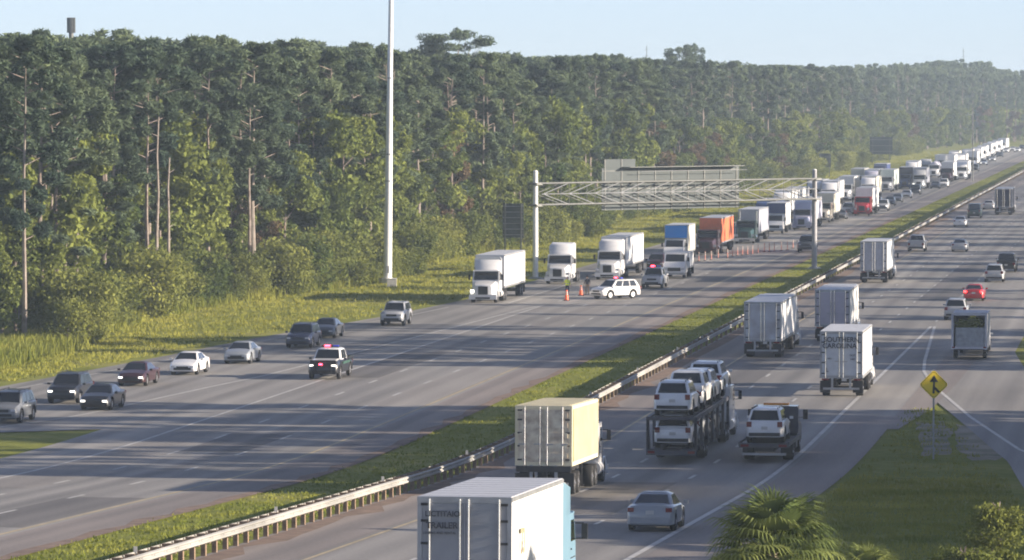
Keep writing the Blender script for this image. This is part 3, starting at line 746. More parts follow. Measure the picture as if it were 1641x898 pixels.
semi(1496, 285, "white rounded hauler behind the pale grey semi truck", cab="white", side=LAVT, TL=9, fair=False, sleeper=False, body="tank")
semi(1516, 292, "maroon semi truck left of the last big white cab", cab="maroon", side=TRLW, fair=False)
semi(1540, 289, "white semi truck nearest the thin far light pole", TL=14, lights=True)
for px, py, lb, k in ((1268, 346, "white semi truck left of the lavender one, seen over the navy box truck", dict(TL=13, fair=False)), (1302, 330, "pale grey box semi showing just left of the right gantry post top", dict(TL=14, side=GRYT)),
        (1340, 318, "white tanker truck above the grey sedan and silver suv", dict(body="tank", TL=12, fair=False)), (1408, 296, "navy box semi at the grass side of the far queue", dict(cab="navy", side=NAVYT, TL=13)),
        (1371, 306, "cream trailer truck at the grass side behind the red cab", dict(side=CRM, TL=14, fair=False)), (1432, 294, "red cab flatbed truck loaded with grey stacks at the grass side", dict(cab="red", side=GRYT, body="flat", fair=False, TL=13)),
        (1459, 290, "white box semi left of the pale grey semi truck", dict(TL=13)), (1482, 284, "silver tanker truck in the far queue", dict(cab="silver", side=GRYT, body="tank", TL=12)),
        (1505, 277, "green cab truck with white trailer left of the thin poles", dict(cab="darkgreen", TL=13, fair=False)), (1527, 269, "cream box semi just left of the thin far light pole", dict(side=CRM, TL=13))):
    semi(px, py, lb, **k)
for px, py, c_, kd, lb in ((1303, 352, "black", "suv", "black suv right behind the lavender semi at the gantry post"), (1334, 341, "white", "pickup", "white pickup between the tan truck and the grey sedan"), (1404, 330, "maroon", "sedan", "maroon sedan squeezed beside the white trailer of the red truck"), (1452, 318, "silver", "sedan", "silver sedan in front of the dark blue hauler"),
        (1466, 313, "black", "pickup", "black pickup ahead of the pale grey semi truck"), (1512, 301, "white", "suv", "white suv in front of the maroon semi truck"), (1498, 303, "black", "sedan", "black sedan in front of the rounded white hauler"), (1562, 275, "darkgrey", "suv", "dark grey suv right of the thin far light pole")):
    car(kd, c_, px, py, True, lb, "car" if kd != "pickup" else "pickup", GQ)
far = [(1519, 277), (1537, 275), (1548, 266), (1556, 270), (1563, 262), (1572, 258), (1580, 254), (1588, 250), (1596, 247), (1604, 243)]
for k, (x, y) in enumerate(far):
    r = semi(x, y, "white semi truck in the tight bright row at the far end of the queue", TL=15.2, **({} if k % 3 else dict(fair=False)))
for k, (x, y, c_) in enumerate([(1576, 265, "white"), (1590, 259, "silver"), (1612, 245, "white"), (1622, 242, "silver"), (1630, 244, "white"), (1637, 239, "darkgrey"), (1602, 252, "darkgrey")]):
    car("sedan", c_, x, y, True, "small %s sedan among the cars at the far right end of the queue" % c_.replace("darkgrey", "dark grey"), "car", GQ, lights=(c_ != "darkgrey"))

# --- southbound traffic, seen from behind
S = dict(north=False)
# nearest trailer: grey doors with lettering, pale blue cab
rF = build_semi(cab="lightblue", side=TRLW, door=TRLG, TL=11.0, H=3.98, wd=2.6, ribs=True, roofm=mat("roof_sheet", (.50, .51, .53), .5, spot=.08))
yr = rF["yr"]
dark = mat("dark_lettering", (0.03, 0.035, 0.05), .6); faded = mat("faded_lettering", (0.33, 0.27, 0.16), .6)
for s_, sz, x, z in (("LICTITAIO", .21, -.60, 3.52), ("TRAILER", .24, -.62, 3.20), ("LEASING AND RENTAL", .09, -.68, 3.00)):
    me = text_mesh(s_, sz, dark, "lettering"); o = link("lettering", me, rF); o.rotation_euler = (math.pi / 2, 0, 0); o.location = (x, yr - .125, z)
for s_, y, z in (("73", yr + 1.9, 2.65), ("03", yr + 1.9, 1.75)):
    me = text_mesh(s_, 1.0, faded, "lettering"); o = link("lettering", me, rF); o.rotation_euler = (math.pi / 2, 0, math.pi / 2); o.location = (1.36, y, z)
place(rF, Vector((-1.32, 128.3, elev(127))), False, "nearest white trailer, dark lettering on its grey rear door, pale blue cab ahead", "semi truck", GS, rear=True, L=-yr)
# container truck
cdoor = mat("cream_door", (0.76, 0.69, 0.52), .65, col2=(0.46, 0.37, 0.27), scale=2.5)
cside = mat("cream_container", (0.74, 0.67, 0.46), .6, spot=.15, scale=1.2)
rC = build_semi(cab="white", side=cside, door=cdoor, TL=9.3, H=3.95, wd=2.5, corrug=True, sleeper=False, fair=False, roofm=cside)
yr = rC["yr"]; LC = -yr
place(rC, P(871, 795), False, "cream corrugated shipping container on a truck behind the nearest white trailer", "container truck", GS, rear=True, L=LC)
def trailer_rear(px, py, label, TL=12.0, H=4.0, lights=False, brake=False, letter=None, **k):
    r = build_semi(TL=TL, H=H, brake=brake, **k); L = -r["yr"]
    if letter:
        for s_, sz, x, z in letter:
            me = text_mesh(s_, sz, dark, "lettering"); o = link("lettering", me, r); o.rotation_euler = (math.pi / 2, 0, 0); o.location = (x, r["yr"] - .125, z)
    return place(r, P(px, py), False, label, "semi truck", GS, rear=True, L=L)
trailer_rear(1222, 574, "grimy white trailer nearest the guardrail, left of the pinkish trailer", TL=13.0, H=3.9, door=mat("grimy_door", (.50, .53, .56), .55, col2=(.34, .32, .33), scale=1.0))
trailer_rear(1334, 549, "pinkish grey trailer half hidden behind the lettered white truck", TL=9.5, H=3.9, sleeper=False, door=mat("pinkish_door", (.48, .44, .48), .55, spot=.1))
trailer_rear(1348, 637, "white truck body with bold dark lettering and a steel underride bumper", TL=9.0, H=4.0, sleeper=False, fair=False, side=mat("soft_white_side", (.56, .57, .60), .5, spot=.12), door=mat("bluish_door", (.50, .54, .58), .5, spot=.1),
    letter=[("SOUTHERN", .42, 0.02, 3.50), ("CAROLINA", .42, -.1, 3.12), ("- 4501 -", .14, -.70, 2.35), ("DOT", .16, .70, 2.55), ("2481", .16, .70, 2.32), ("L", .34, -.85, 1.65)])
trailer_rear(1400, 454, "tall white trailer alone beside the guardrail in the middle distance", TL=11.0, H=4.05, door=mat("bluegrey_door", (.42, .44, .50), .55, spot=.15))
trailer_rear(1608, 345, "dark purple trailer with a white roof at the right edge far away", TL=14.0, side=DKT, door=DKT, cab="white")
# open utility trailer box with brush load in the merge lane
tb = empty("cargo_trailer"); WPT = mat("scuffed_white", (.50, .50, .54), .55, spot=.25, scale=1.5)
q = MB(); q.box((-1.2, -3, 1.95), (.05, 6, 2.4), WPT); q.box((1.2, -3, 1.95), (.05, 6, 2.4), WPT); q.build("side_wall", tb)
q = MB(); q.box((0, -3, .72), (2.45, 6, .12), DFRAME); q.box((0, -.03, 1.95), (2.35, .05, 2.4), WPT); q.build("frame", tb)
q = MB(); q.box((0, -2.2, 3.17), (2.45, 4.4, .05), WPT); q.build("roof", tb)
q = MB()
for x in (-1.16, 1.16): q.box((x, -6.0, 1.95), (.16, .10, 2.5), WPT)
q.box((0, -6.0, 3.14), (2.2, .10, .14), WPT); q.box((0, -6.02, .82), (2.5, .12, .16), WPT); q.build("rear_frame", tb)
q = MB(); q.box((.05, -5.95, 1.55), (2.0, .05, 1.35), mat("grey_ramp_gate", (.33, .35, .38), .6, spot=.3, scale=4))
for k in range(5): q.box((.05, -5.985, 1.0 + k * .27), (2.0, .03, .04), GALV)
q.build("ramp_gate", tb)
for sd_ in (-1, 1):
    for y in (-3.4, -4.3): wheel(tb, sd_ * 1.02, y, .38, .24)
    q = MB(); q.box((sd_ * 1.08, -6.06, .86), (.2, .05, .1), TAIL); q.build("tail_light", tb)
place(tb, P(1553, 577), False, "open white cargo trailer with brush piled behind its grey rear gate in the merge lane", "trailer", GS, rear=True, L=6.0)
BR = tb
bp2 = empty("pickup_stub"); bpy.data.objects.remove(bp2)
pk = proto(("pickup", "white", False, False), build_car, "pickup", "white")
pq = P(1553, 577); h_ = heading(300); f_ = Vector((math.sin(h_), math.cos(h_), 0))
place(pk, pq + f_ * 7.2, False, "white pickup pulling the open cargo trailer, hidden in front of it", "pickup", GS, rear=True, L=5.9)

car("sedan", "pewter", 1041, 853, False, "grey green sedan alone behind the car hauler, lowest car on the southbound road", "car", GS)
car("suv", "silver", 1531, 514, False, "silver suv just ahead of the open cargo trailer", "car", GS)
car("sedan", "red", 1560, 483, False, "bright red sedan above the silver suv", "car", GS, brake=True)
car("suv", "silver", 1593, 453, False, "pale silver suv left of the black pickup", "car", GS)
car("pickup", "black", 1612, 437, False, "black pickup right beside the pale silver suv", "pickup", GS)
car("pickup", "silver", 1468, 404, False, "silver pickup right of the tall white trailer alone by the guardrail", "pickup", GS)
car("sedan", "silver", 1537, 404, False, "small silver car between the silver pickup and the black pickup", "car", GS)
car("sedan", "white", 1538, 364, False, "white sedan just below the dark green van", "car", GS)
car("van", "darkgreen", 1561, 350, False, "dark green van above the white sedan", "van", GS)
car("sedan", "silver", 1584, 336, False, "silver car left of the dark purple trailer", "car", GS)

# --- car hauler
ch = empty("car_hauler"); DK = mat("hauler_dark_steel", (.06, .06, .075), .5, spot=.2, scale=3)
yb = hood_cab(ch, pm("white"), True, False, False); tandem(ch, (-6.0, -7.3))
L = 23.0; y0 = -5.6
q = MB()
for sd_ in (-1, 1):
    q.box((sd_ * 1.16, (y0 - L) / 2, 2.25), (.16, L + y0, .20), DK); q.box((sd_ * 1.0, (y0 - L) / 2, .62), (.18, L + y0, .22), DK)
q.build("deck_rail", ch)
for y in [y0 - .2 - k * 2.85 for k in range(7)] + [-L + .1]:
    for sd_ in (-1, 1):
        q = MB(); q.box((sd_ * 1.19, y, 1.4), (.14, .20, 1.75), DK); q.box((sd_ * 1.19, y + .5, 1.45), (.07, .07, 1.9), GALV, rx=R(32)); q.build("post", ch)
for zz, wd_ in ((2.30, .9), (.66, .8)):
    for sd_ in (-1, 1):
        q = MB(); q.box((sd_ * .72, (y0 - L) / 2, zz + .03), (.46, L + y0, .05), DK); q.build("wheel_track", ch)
for k in range(9):
    q = MB(); q.box((0, y0 - .3 - k * 2.1, 2.2), (2.3, .10, .12), DK); q.box((0, y0 - .3 - k * 2.1, .58), (2.0, .10, .12), DK); q.build("cross_member", ch)
q = MB(); q.box((0, -L - .02, .56), (2.5, .16, .26), DK); q.build("rear_bumper", ch)
q = MB(); q.box((0, -L - .03, 2.26), (2.5, .14, .14), DK); q.build("deck_end", ch)
for sd_ in (-1, 1):
    q = MB(); q.box((sd_ * 1.0, -L - .11, .58), (.34, .04, .12), TAIL); q.build("tail_light", ch)
for y in (-L + 4.4, -L + 5.6):
    for sd_ in (-1, 1): wheel(ch, sd_ * 1.02, y, .44, .40)
base = P(1076, 744)
place(ch, base, False, "two deck car hauler loaded with white cars behind the container truck", "car hauler", GS, rear=True, L=L)
h_ = heading(230); f_ = Vector((math.sin(h_), math.cos(h_), 0)); n_ = Vector((math.cos(h_), -math.sin(h_), 0))
topc = [("suv", 0.3, 2.34, "white suv rearmost on the upper deck of the car hauler"), ("pickup", 5.4, 2.34, "white pickup second from the rear on the upper deck of the car hauler"), ("suv", 11.6, 2.34, "white suv third from the rear on the hauler's upper deck"), ("offroad", 16.7, 2.36, "boxy white suv highest and foremost on the hauler's upper deck")]
for kd, d_, z_, lb in topc:
    r = proto((kd, "white", False, False), build_car, kd, "white")
    place(r, base + f_ * d_, False, lb, "car", "cars carried by the car hauler", rear=True, L=KINDS[kd]['L'], dz=z_ )
for d_, lb, c_ in ((.5, "white suv rearmost on the lower deck of the car hauler", "white"), (6.0, "silver suv further in on the lower deck of the car hauler", "silver"), (11.6, "dark grey suv deepest inside the hauler's lower deck", "darkgrey")):
    r = proto(("sedan" if d_ > 9 else "suv", c_, False, False), build_car, "sedan" if d_ > 9 else "suv", c_)
    k_ = "sedan" if d_ > 9 else "suv"
    lb = lb.replace("dark grey suv", "dark grey sedan")
    place(r, base + f_ * d_, False, lb, "car", "cars carried by the car hauler", rear=True, L=KINDS[k_]['L'], dz=.0 if False else .46)
# raise decks' load: lower cars stand on tracks (z .69), wheels rest there
# --- rollback tow truck with a white car on it
tw = empty("tow_truck")
p_ = pm("black")
c = MB(); c.loft([[(x, y, z) for y, z in [(0, .6), (0, 1.35), (-1.1, 1.6), (-1.6, 2.45), (-2.9, 2.45), (-2.9, .7)]] for x in (-1.12, 1.12)], p_); cabo = c.build("cab", tw)
for sd_ in (-1, 1):
    q = MB(); q.quad(*([(sd_ * 1.126, -1.3, 1.6), (sd_ * 1.126, -2.5, 1.6), (sd_ * 1.126, -2.5, 2.25), (sd_ * 1.126, -1.65, 2.25)][::(-1 if sd_ > 0 else 1)]), GLASS, th=.008); q.build("side_window", cabo)
    q = MB(); q.box((sd_ * 1.42, -1.35, 1.95), (.24, .1, .5), BLACK); q.box((sd_ * 1.27, -1.4, 1.8), (.26, .03, .03), BLACK); q.build("mirror", cabo)
    wheel(tw, sd_ * .98, -1.1, .44, .28); wheel(tw, sd_ * .98, -6.9, .40, .5)
q = MB(); q.quad((1.0, -2.91, 1.75), (-1.0, -2.91, 1.75), (-.95, -2.91, 2.3), (.95, -2.91, 2.3), GLASS, th=.01); q.build("rear_window", cabo)
q = MB(); q.box((0, -2.4, 2.53), (1.3, .25, .12), AMBER); q.build("light_bar", tw)
q = MB(); q.box((0, -6.5, .90), (2.55, 6.6, .12), DK); q.box((0, -6.3, .70), (1.0, 6.6, .26), DFRAME)
for sd_ in (-1, 1): q.box((sd_ * 1.24, -6.5, 1.0), (.08, 6.6, .12), DK)
q.build("flat_bed", tw)
q = MB(); q.box((0, -3.25, 1.75), (2.4, .08, 1.3), DK); q.build("headboard", tw)
q = MB(); q.box((0, -9.82, .88), (2.5, .10, .22), DK); q.box((0, -9.7, .45), (2.2, .12, .12), GALV)
for sd_ in (-1, 1): q.box((sd_ * .9, -9.7, .66), (.12, .1, .4), DFRAME)
q.build("rear_bumper", tw)
for sd_ in (-1, 1):
    q = MB(); q.box((sd_ * .95, -9.89, .88), (.4, .05, .12), TAIL); q.build("tail_light", tw)
    q = MB(); q.box((sd_ * 1.0, -7.6, .6), (.5, .02, .6), BLACK); q.build("mud_flap", tw)
    q = MB(); q.box((sd_ * 1.0, -4.6, .72), (.45, 1.2, .5), DK); q.build("tool_box", tw)
tbse = P(1224, 743)
place(tw, tbse, False, "dark flatbed tow truck carrying a white suv right of the car hauler", "tow truck", GS, rear=True, L=9.8)
r = proto(("suv", "white", False, False), build_car, "suv", "white")
place(r, tbse + f_ * .3, False, "white suv carried on the flatbed of the tow truck", "car", None, rear=True, L=4.75, dz=.955)
for o in list(COL.objects):
    if o.get("group") == "cars carried by the car hauler" and "lower deck" in o["label"]: o.location.z += .23

# ------------------------------------------------------------------ guardrail in the median
gr = empty("guardrail"); gr.location = (0, 0, 0)
WOOD = mat("weathered_wood_post", (0.27, 0.19, 0.13), .9, spot=.35, scale=6)
RAILM = mat("rail_steel", (0.40, 0.395, 0.37), .6, .1, spot=.35, scale=.22)
def beam(side):
    mb = MB(); prof = [(0, .74), (.075, .70), (.075, .655), (.0, .60), (.0, .585), (.075, .53), (.075, .485), (0, .44)]
    rings = []
    for t in [80 + k * 3.81 for k in range(240)] + [1000 + k * 25 for k in range(40)]:
        rings.append([tuple(W(t, A(-33.9) + side * (.24 + .0 + p), z + .05)) for p, z in prof])
    n_ = 0
    mb.loft(rings if side > 0 else [r[::-1] for r in rings], RAILM, caps=False, close=False)
    return mb.build("rail_beam", gr)
beam(1); beam(-1)
def post_mb():
    q = MB(); q.box((0, 0, .37), (.17, .20, .86), WOOD)
    for s_ in (-1, 1): q.box((s_ * .165, 0, .62), (.15, .16, .34), WOOD)
    for s_ in (-1, 1): q.box((s_ * .325, 0, .655), (.02, .05, .05), CHROME)
    return q
pme = post_mb().mesh("post")
tt = [100 + 1.905 * k for k in range(120)] + [330 + 3.81 * k for k in range(178)]
for t in tt:
    o = link("post", pme, gr); o.location = W(t, A(-33.9)); o.rotation_euler = (0, 0, -heading(t))
q = MB()
for k in range(90):
    t = 1012 + 7.62 * k; p_ = W(t, A(-33.9)); q.box((p_.x, p_.y, p_.z + .37), (.5, .16, .8), WOOD)
o = q.build("post_row", gr); o["kind"] = "stuff"
# reflector tabs
q = MB(); q.box((0, 0, .92), (.12, .03, .2), WHITE); rme = q.mesh("reflector")
for k in range(30):
    t = 150 + k * 24.4; o = link("reflector", rme, gr); o.location = W(t, A(-33.9) + .0, .0)
tag(gr, "long steel guardrail on wooden posts running up the grass median", "guardrail")

# ------------------------------------------------------------------ sign gantry
gt = empty("sign_gantry"); pL = P(858, 446); pR = P(1305, 430); gt.location = pL
dv = pR - pL; GL = dv.length; gt.rotation_euler = (0, 0, math.atan2(dv.y, dv.x))
DARKG = mat("weathered_galvanised", (.16, .165, .155), .6, .3, spot=.2)
for x, zt_ in ((0, 10.7), (GL, 10.4)):
    q = MB(); q.cyl((x, 0, 0), (x, 0, zt_), .29, .24, 16, STEEL if x == 0 else mat("post_grey", (.34, .34, .35), .6, spot=.2)); q.cyl((x, 0, zt_), (x, 0, zt_ + .12), .27, .12, 16, STEEL); q.cyl((x, 0, 0), (x, 0, .12), .55, .55, 12, GALV); q.build("post", gt)
    q = MB(); q.cyl((x, 0, -.3), (x, 0, .03), .75, .75, 14, CONC); q.build("footing", gt)
    for z in (7.3, 9.45):
        q = MB(); q.box((x, 0, z), (.8, 1.3, .22), DARKG); q.build("bracket", gt)
za, zb_ = 7.35, 9.5; ya, yb_ = -.6, .6
NB = 11; bx_ = [.5 + (GL - 1.0) * k / NB for k in range(NB + 1)]
for y in (ya, yb_):
    for z in (za, zb_):
        q = MB(); q.cyl((.3, y, z), (GL - .3, y, z), .085, .085, 8, DARKG); q.build("chord", gt)
for y in (ya, yb_):
    for k in range(NB):
        x0, x1 = bx_[k], bx_[k + 1]; zm = (za + zb_) / 2
        q = MB(); q.cyl((x0, y, zm), (x1, y, zb_), .05, .05, 6, GALV if y == ya else DARKG); q.cyl((x0, y, zm), (x1, y, za), .05, .05, 6, GALV if y == ya else DARKG); q.cyl((x1, y, za), (x1, y, zb_), .035, .035, 6, DARKG); q.build("truss_brace", gt)
q = MB(); q.cyl((.3, ya, (za + zb_) / 2), (GL - .3, ya, (za + zb_) / 2), .05, .05, 6, GALV)
q.build("middle_rail", gt)
for k in range(NB + 1):
    q = MB()
    for z in (za, zb_): q.cyl((bx_[k], ya, z), (bx_[k], yb_, z), .045, .045, 6, DARKG)
    q.build("cross_brace", gt)
tag(gt, "steel truss sign gantry on two pale round posts across the northbound road", "sign gantry")
SIGNB = mat("sign_back_aluminium", (.075, .09, .09), .8, .0, spot=.12, scale=.4)
sg = empty("overhead_sign"); sg.location = pL; sg.rotation_euler = gt.rotation_euler
def gx(px): return (px - 858) / (1305 - 858) * GL
x0, x1 = gx(970), gx(1190); x2 = gx(1020)
q = MB(); q.box(((x0 + x1) / 2, 1.0, 8.75), (x1 - x0, .05, 4.3), SIGNB); q.build("panel", sg)
q = MB(); q.box(((x0 + x2) / 2 + .4, 1.0, 11.35), (x2 - x0 - .3, .05, .88), SIGNB); q.build("exit_panel", sg)
GRN = mat("sign_green_face", (.01, .13, .08), .4)
q = MB(); q.box(((x0 + x1) / 2, 1.035, 8.75), (x1 - x0 - .05, .01, 4.25), GRN); q.build("sign_face", sg)
q = MB(); q.box(((x0 + x1) / 2 + 1.2, .35, 10.98), (x1 - x0 - 3.2, 1.2, .05), DARKG); q.cyl((x2, -.2, 10.55), (x1, -.2, 10.55), .03, .03, 6, GALV); q.build("catwalk", sg)
for k in range(9):
    x = x0 + .4 + (x1 - x0 - .8) * k / 8
    q = MB(); q.box((x, .94, 8.75 if k > 1 else 9.2), (.10, .07, 4.2 if k > 1 else 5.2), DARKG); q.build("stiffener", sg)
for z in (6.9, 8.75, 10.6):
    q = MB(); q.box(((x0 + x1) / 2, .955, z), (x1 - x0 - .1, .04, .07), DARKG); q.build("stringer", sg)
tag(sg, "back of the big overhead sign panel with ribs hung on the gantry", "road sign")

def post_sign(px, py, wd, zb0, zt0, label, posts=2, name="road_sign", slats=0):
    o = empty(name); o.location = P(px, py); o.rotation_euler = (0, 0, -TH)
    q = MB(); q.box((0, .1, (zb0 + zt0) / 2), (wd, .04, zt0 - zb0), SIGNB); q.build("panel", o)
    for k in range(slats):
        q = MB(); q.box((0, .06, zb0 + (zt0 - zb0) * (k + .5) / slats), (wd - .05, .05, .07), GALV); q.build("stringer", o)
    for k in range(posts):
        x = -wd * .38 + k * wd * .76 / max(1, posts - 1)
        q = MB(); q.box((x, 0, zt0 / 2), (.16, .12, zt0), DARKG); q.build("post", o)
    return tag(o, label, "road sign")
post_sign(822, 424, 2.3, 2.9, 6.6, "tall narrow roadside sign seen from the back, left of the gantry", slats=6)
post_sign(1412, 262, 6.0, 2.4, 7.0, "far roadside sign panel facing away at the foot of the woods above the queue", slats=3)
post_sign(1322, 284, 2.6, 2.2, 5.2, "small far roadside sign on two posts above the tan truck", slats=2)

# ------------------------------------------------------------------ light mast, far pole, towers
mp_ = empty("light_mast"); mp_.location = P(621, 455)
q = MB(); q.cyl((0, 0, .5), (0, 0, 10), .42, .36, 18, STEEL); q.cyl((0, 0, 10), (0, 0, 20), .355, .27, 18, STEEL); q.cyl((0, 0, 20), (0, 0, 38), .265, .17, 18, STEEL); q.build("pole", mp_)
for z, r_ in ((10, .40), (12.6, .385), (20, .31)):
    q = MB(); q.cyl((0, 0, z - .06), (0, 0, z + .06), r_, r_, 18, GALV); q.build("joint_ring", mp_)
q = MB(); q.cyl((0, 0, -.2), (0, 0, .55), .80, .80, 8, CONC); q.build("footing", mp_)
q = MB(); q.box((.0, -.40, 1.4), (.3, .08, .7), GALV); q.build("access_door", mp_)
q = MB(); q.cyl((0, 0, 37.9), (0, 0, 38.1), 1.2, 1.2, 12, GALV); q.build("lamp_ring", mp_)
for k in range(8):
    a_ = k * math.pi / 4; q = MB(); q.cyl((math.cos(a_) * 1.35, math.sin(a_) * 1.35, 37.75), (math.cos(a_) * 1.35, math.sin(a_) * 1.35, 38.15), .32, .2, 10, GALV); q.build("lamp", mp_)
mp_.rotation_euler = (0, R(.75), 0)
tag(mp_, "very tall white light mast on a concrete footing by the woods", "light mast")
bx = MB(); bx.box((0, 0, .35), (.9, .6, .75), CONC); bx.box((0, 0, .74), (1.0, .7, .06), STEEL); o = bx.build("utility_box"); o.location = P(628, 459)
tag(o, "pale utility box at the foot of the tall light mast", "utility box")
for px, h_, lb in ((1559, 14.0, "thin grey light pole rising from the far truck queue"),):
    o = empty("light_pole"); o.location = P(px, 291)
    q = MB(); q.cyl((0, 0, 0), (0, 0, h_), .13, .07, 10, DARKG); q.build("pole", o)
    q = MB(); q.cyl((0, 0, h_ - .1), (-1.2, 0, h_ + .25), .05, .04, 6, GALV); q.box((-1.5, 0, h_ + .25), (.7, .28, .12), DARKG); q.build("lamp", o); tag(o, lb, "light pole")
def tower(px, Y, ytop, label, cluster):
    s_ = FPX / Y; top = CAM_H + (150 - ytop) / s_
    o = empty("radio_tower"); o.location = (at(px, Y), Y, 0)
    q = MB(); q.cyl((0, 0, 0), (0, 0, top), .5 if cluster else .18, .3 if cluster else .1, 10, DARKG); q.build("mast", o)
    if cluster:
        for k in range(9):
            a_ = k * 2 * math.pi / 9; q = MB(); q.box((.42 * math.cos(a_), .42 * math.sin(a_), top - .9), (.28, .28, 2.0), DARKG); q.build("antenna", o)
    else:
        q = MB()
        for z in (1.2, 3.2): q.cyl((-.5, 0, top - z), (.5, 0, top - z), .07, .07, 5, DARKG)
        q.build("antenna", o)
    tag(o, label, "radio tower")
tower(115, 620, 30, "stubby antenna tower showing above the treetops at upper left", True)
tower(1036, 1500, 74, "hair thin antenna above the treeline between the two tall pines", False)
tower(1543, 1900, 78, "thin antenna poking above the trees at far right", False)

# ------------------------------------------------------------------ merge sign
ms = empty("merge_sign"); ms.location = P(1496, 735); YEL = mat("sign_yellow", (1.0, .70, .02), .45)
s_ = FPX / ms.location.y; zc = CAM_H - (617 - 150) / s_ - ms.location.z; hw = 23 / s_
q = MB(); q.box((0, .05, zc / 2 + .3), (.09, .06, zc + .9), GALV); q.build("post", ms)
q = MB(); rc = .10; pts = []
for k in range(4):
    a0 = k * math.pi / 2
    for d_ in (-.10, .10):
        a_ = a0 + d_; pts.append((math.sin(a_) * hw * (1.0 - rc * .55), math.cos(a_) * hw * (1.0 - rc * .55)))
q.loft([[(x, 0.0, zc + z) for x, z in pts], [(x, -.02, zc + z) for x, z in pts]], YEL); q.build("panel", ms)
def inset(pts, k): return [(x * k, z * k) for x, z in pts]
q = MB(); o_, i_ = inset(pts, .93), inset(pts, .895); nn = len(pts)
q.add([(x, -.024, zc + z) for x, z in o_ + i_], [(k, (k + 1) % nn, nn + (k + 1) % nn, nn + k) for k in range(nn)], BLACK); q.build("border", ms)
q = MB(); u_ = hw
def pf(pts_): q.add([(x * u_, -.026, zc + z * u_) for x, z in pts_], [tuple(range(len(pts_)))], BLACK)
pf([(-.10, -.62), (.06, -.62), (.09, .22), (-.05, .22)]); pf([(-.30, .18), (.30, .18), (.02, .66)]); pf([(.06, -.12), (.20, -.24), (.44, -.50), (.30, -.58), (.05, -.34)])
q.build("merge_symbol", ms)
tag(ms, "yellow diamond merge sign with a black arrow on a thin post in the gore grass", "road sign")

# ------------------------------------------------------------------ cones, delineators, people
ORA = mat("traffic_orange", (.85, .12, .03), .5); 
def drum(h_, r_):
    o = empty("traffic_cone"); q = MB(); q.box((0, 0, .03), (r_ * 3.4, r_ * 3.4, .06), BLACK); q.build("base", o)
    q = MB(); q.cyl((0, 0, .06), (0, 0, h_), r_ * 1.25, r_ * .45, 12, ORA); q.build("cone", o)
    for z in (.62, .80):
        rr_ = r_ * (1.25 - .8 * z) + .012; q = MB(); q.cyl((0, 0, h_ * z - .05), (0, 0, h_ * z + .05), rr_ + .006, rr_, 12, WHITE, caps=False); q.build("band", o)
    return o
for k, (px, py, lb) in enumerate(((908, 482, "tall orange traffic cone standing in front of the flagger"), (931, 474, "tall orange traffic cone just left of the slanted police suv"))):
    o = drum(.95, .16) if k == 0 else copy_tree(CONE0)
    if k == 0: CONE0 = o
    o.location = P(px, py); tag(o, lb, "traffic cone", "traffic cones at the road closure")
def chan():
    o = empty("channelizer_post"); q = MB(); q.cyl((0, 0, 0), (0, 0, .07), .22, .2, 8, BLACK); q.build("base", o)
    q = MB(); q.cyl((0, 0, .07), (0, 0, 1.02), .05, .045, 8, mat('faded_orange', (.62, .25, .18), .6)); q.build("tube", o)
    for z in (.7, .9): 
        q = MB(); q.cyl((0, 0, z - .07), (0, 0, z + .07), .056, .056, 8, WHITE, caps=False); q.build("band", o)
    return o
C0 = None
for k, (px, py) in enumerate([(1105, 433), (1120, 419), (1130, 418), (1140, 417), (1151, 414), (1166, 414), (1174, 411), (1182, 410), (1190, 409), (1198, 409), (1206, 408), (1215, 406), (1225, 404), (1233, 404), (1241, 403), (1252, 402), (1262, 401), (1271, 398)]):
    o = chan() if C0 is None else copy_tree(C0); C0 = C0 or o
    o.location = P(px, py); tag(o, "slim orange and white channelizer post in the row across the closed lanes", "traffic post", "channelizer posts across the closed lanes")
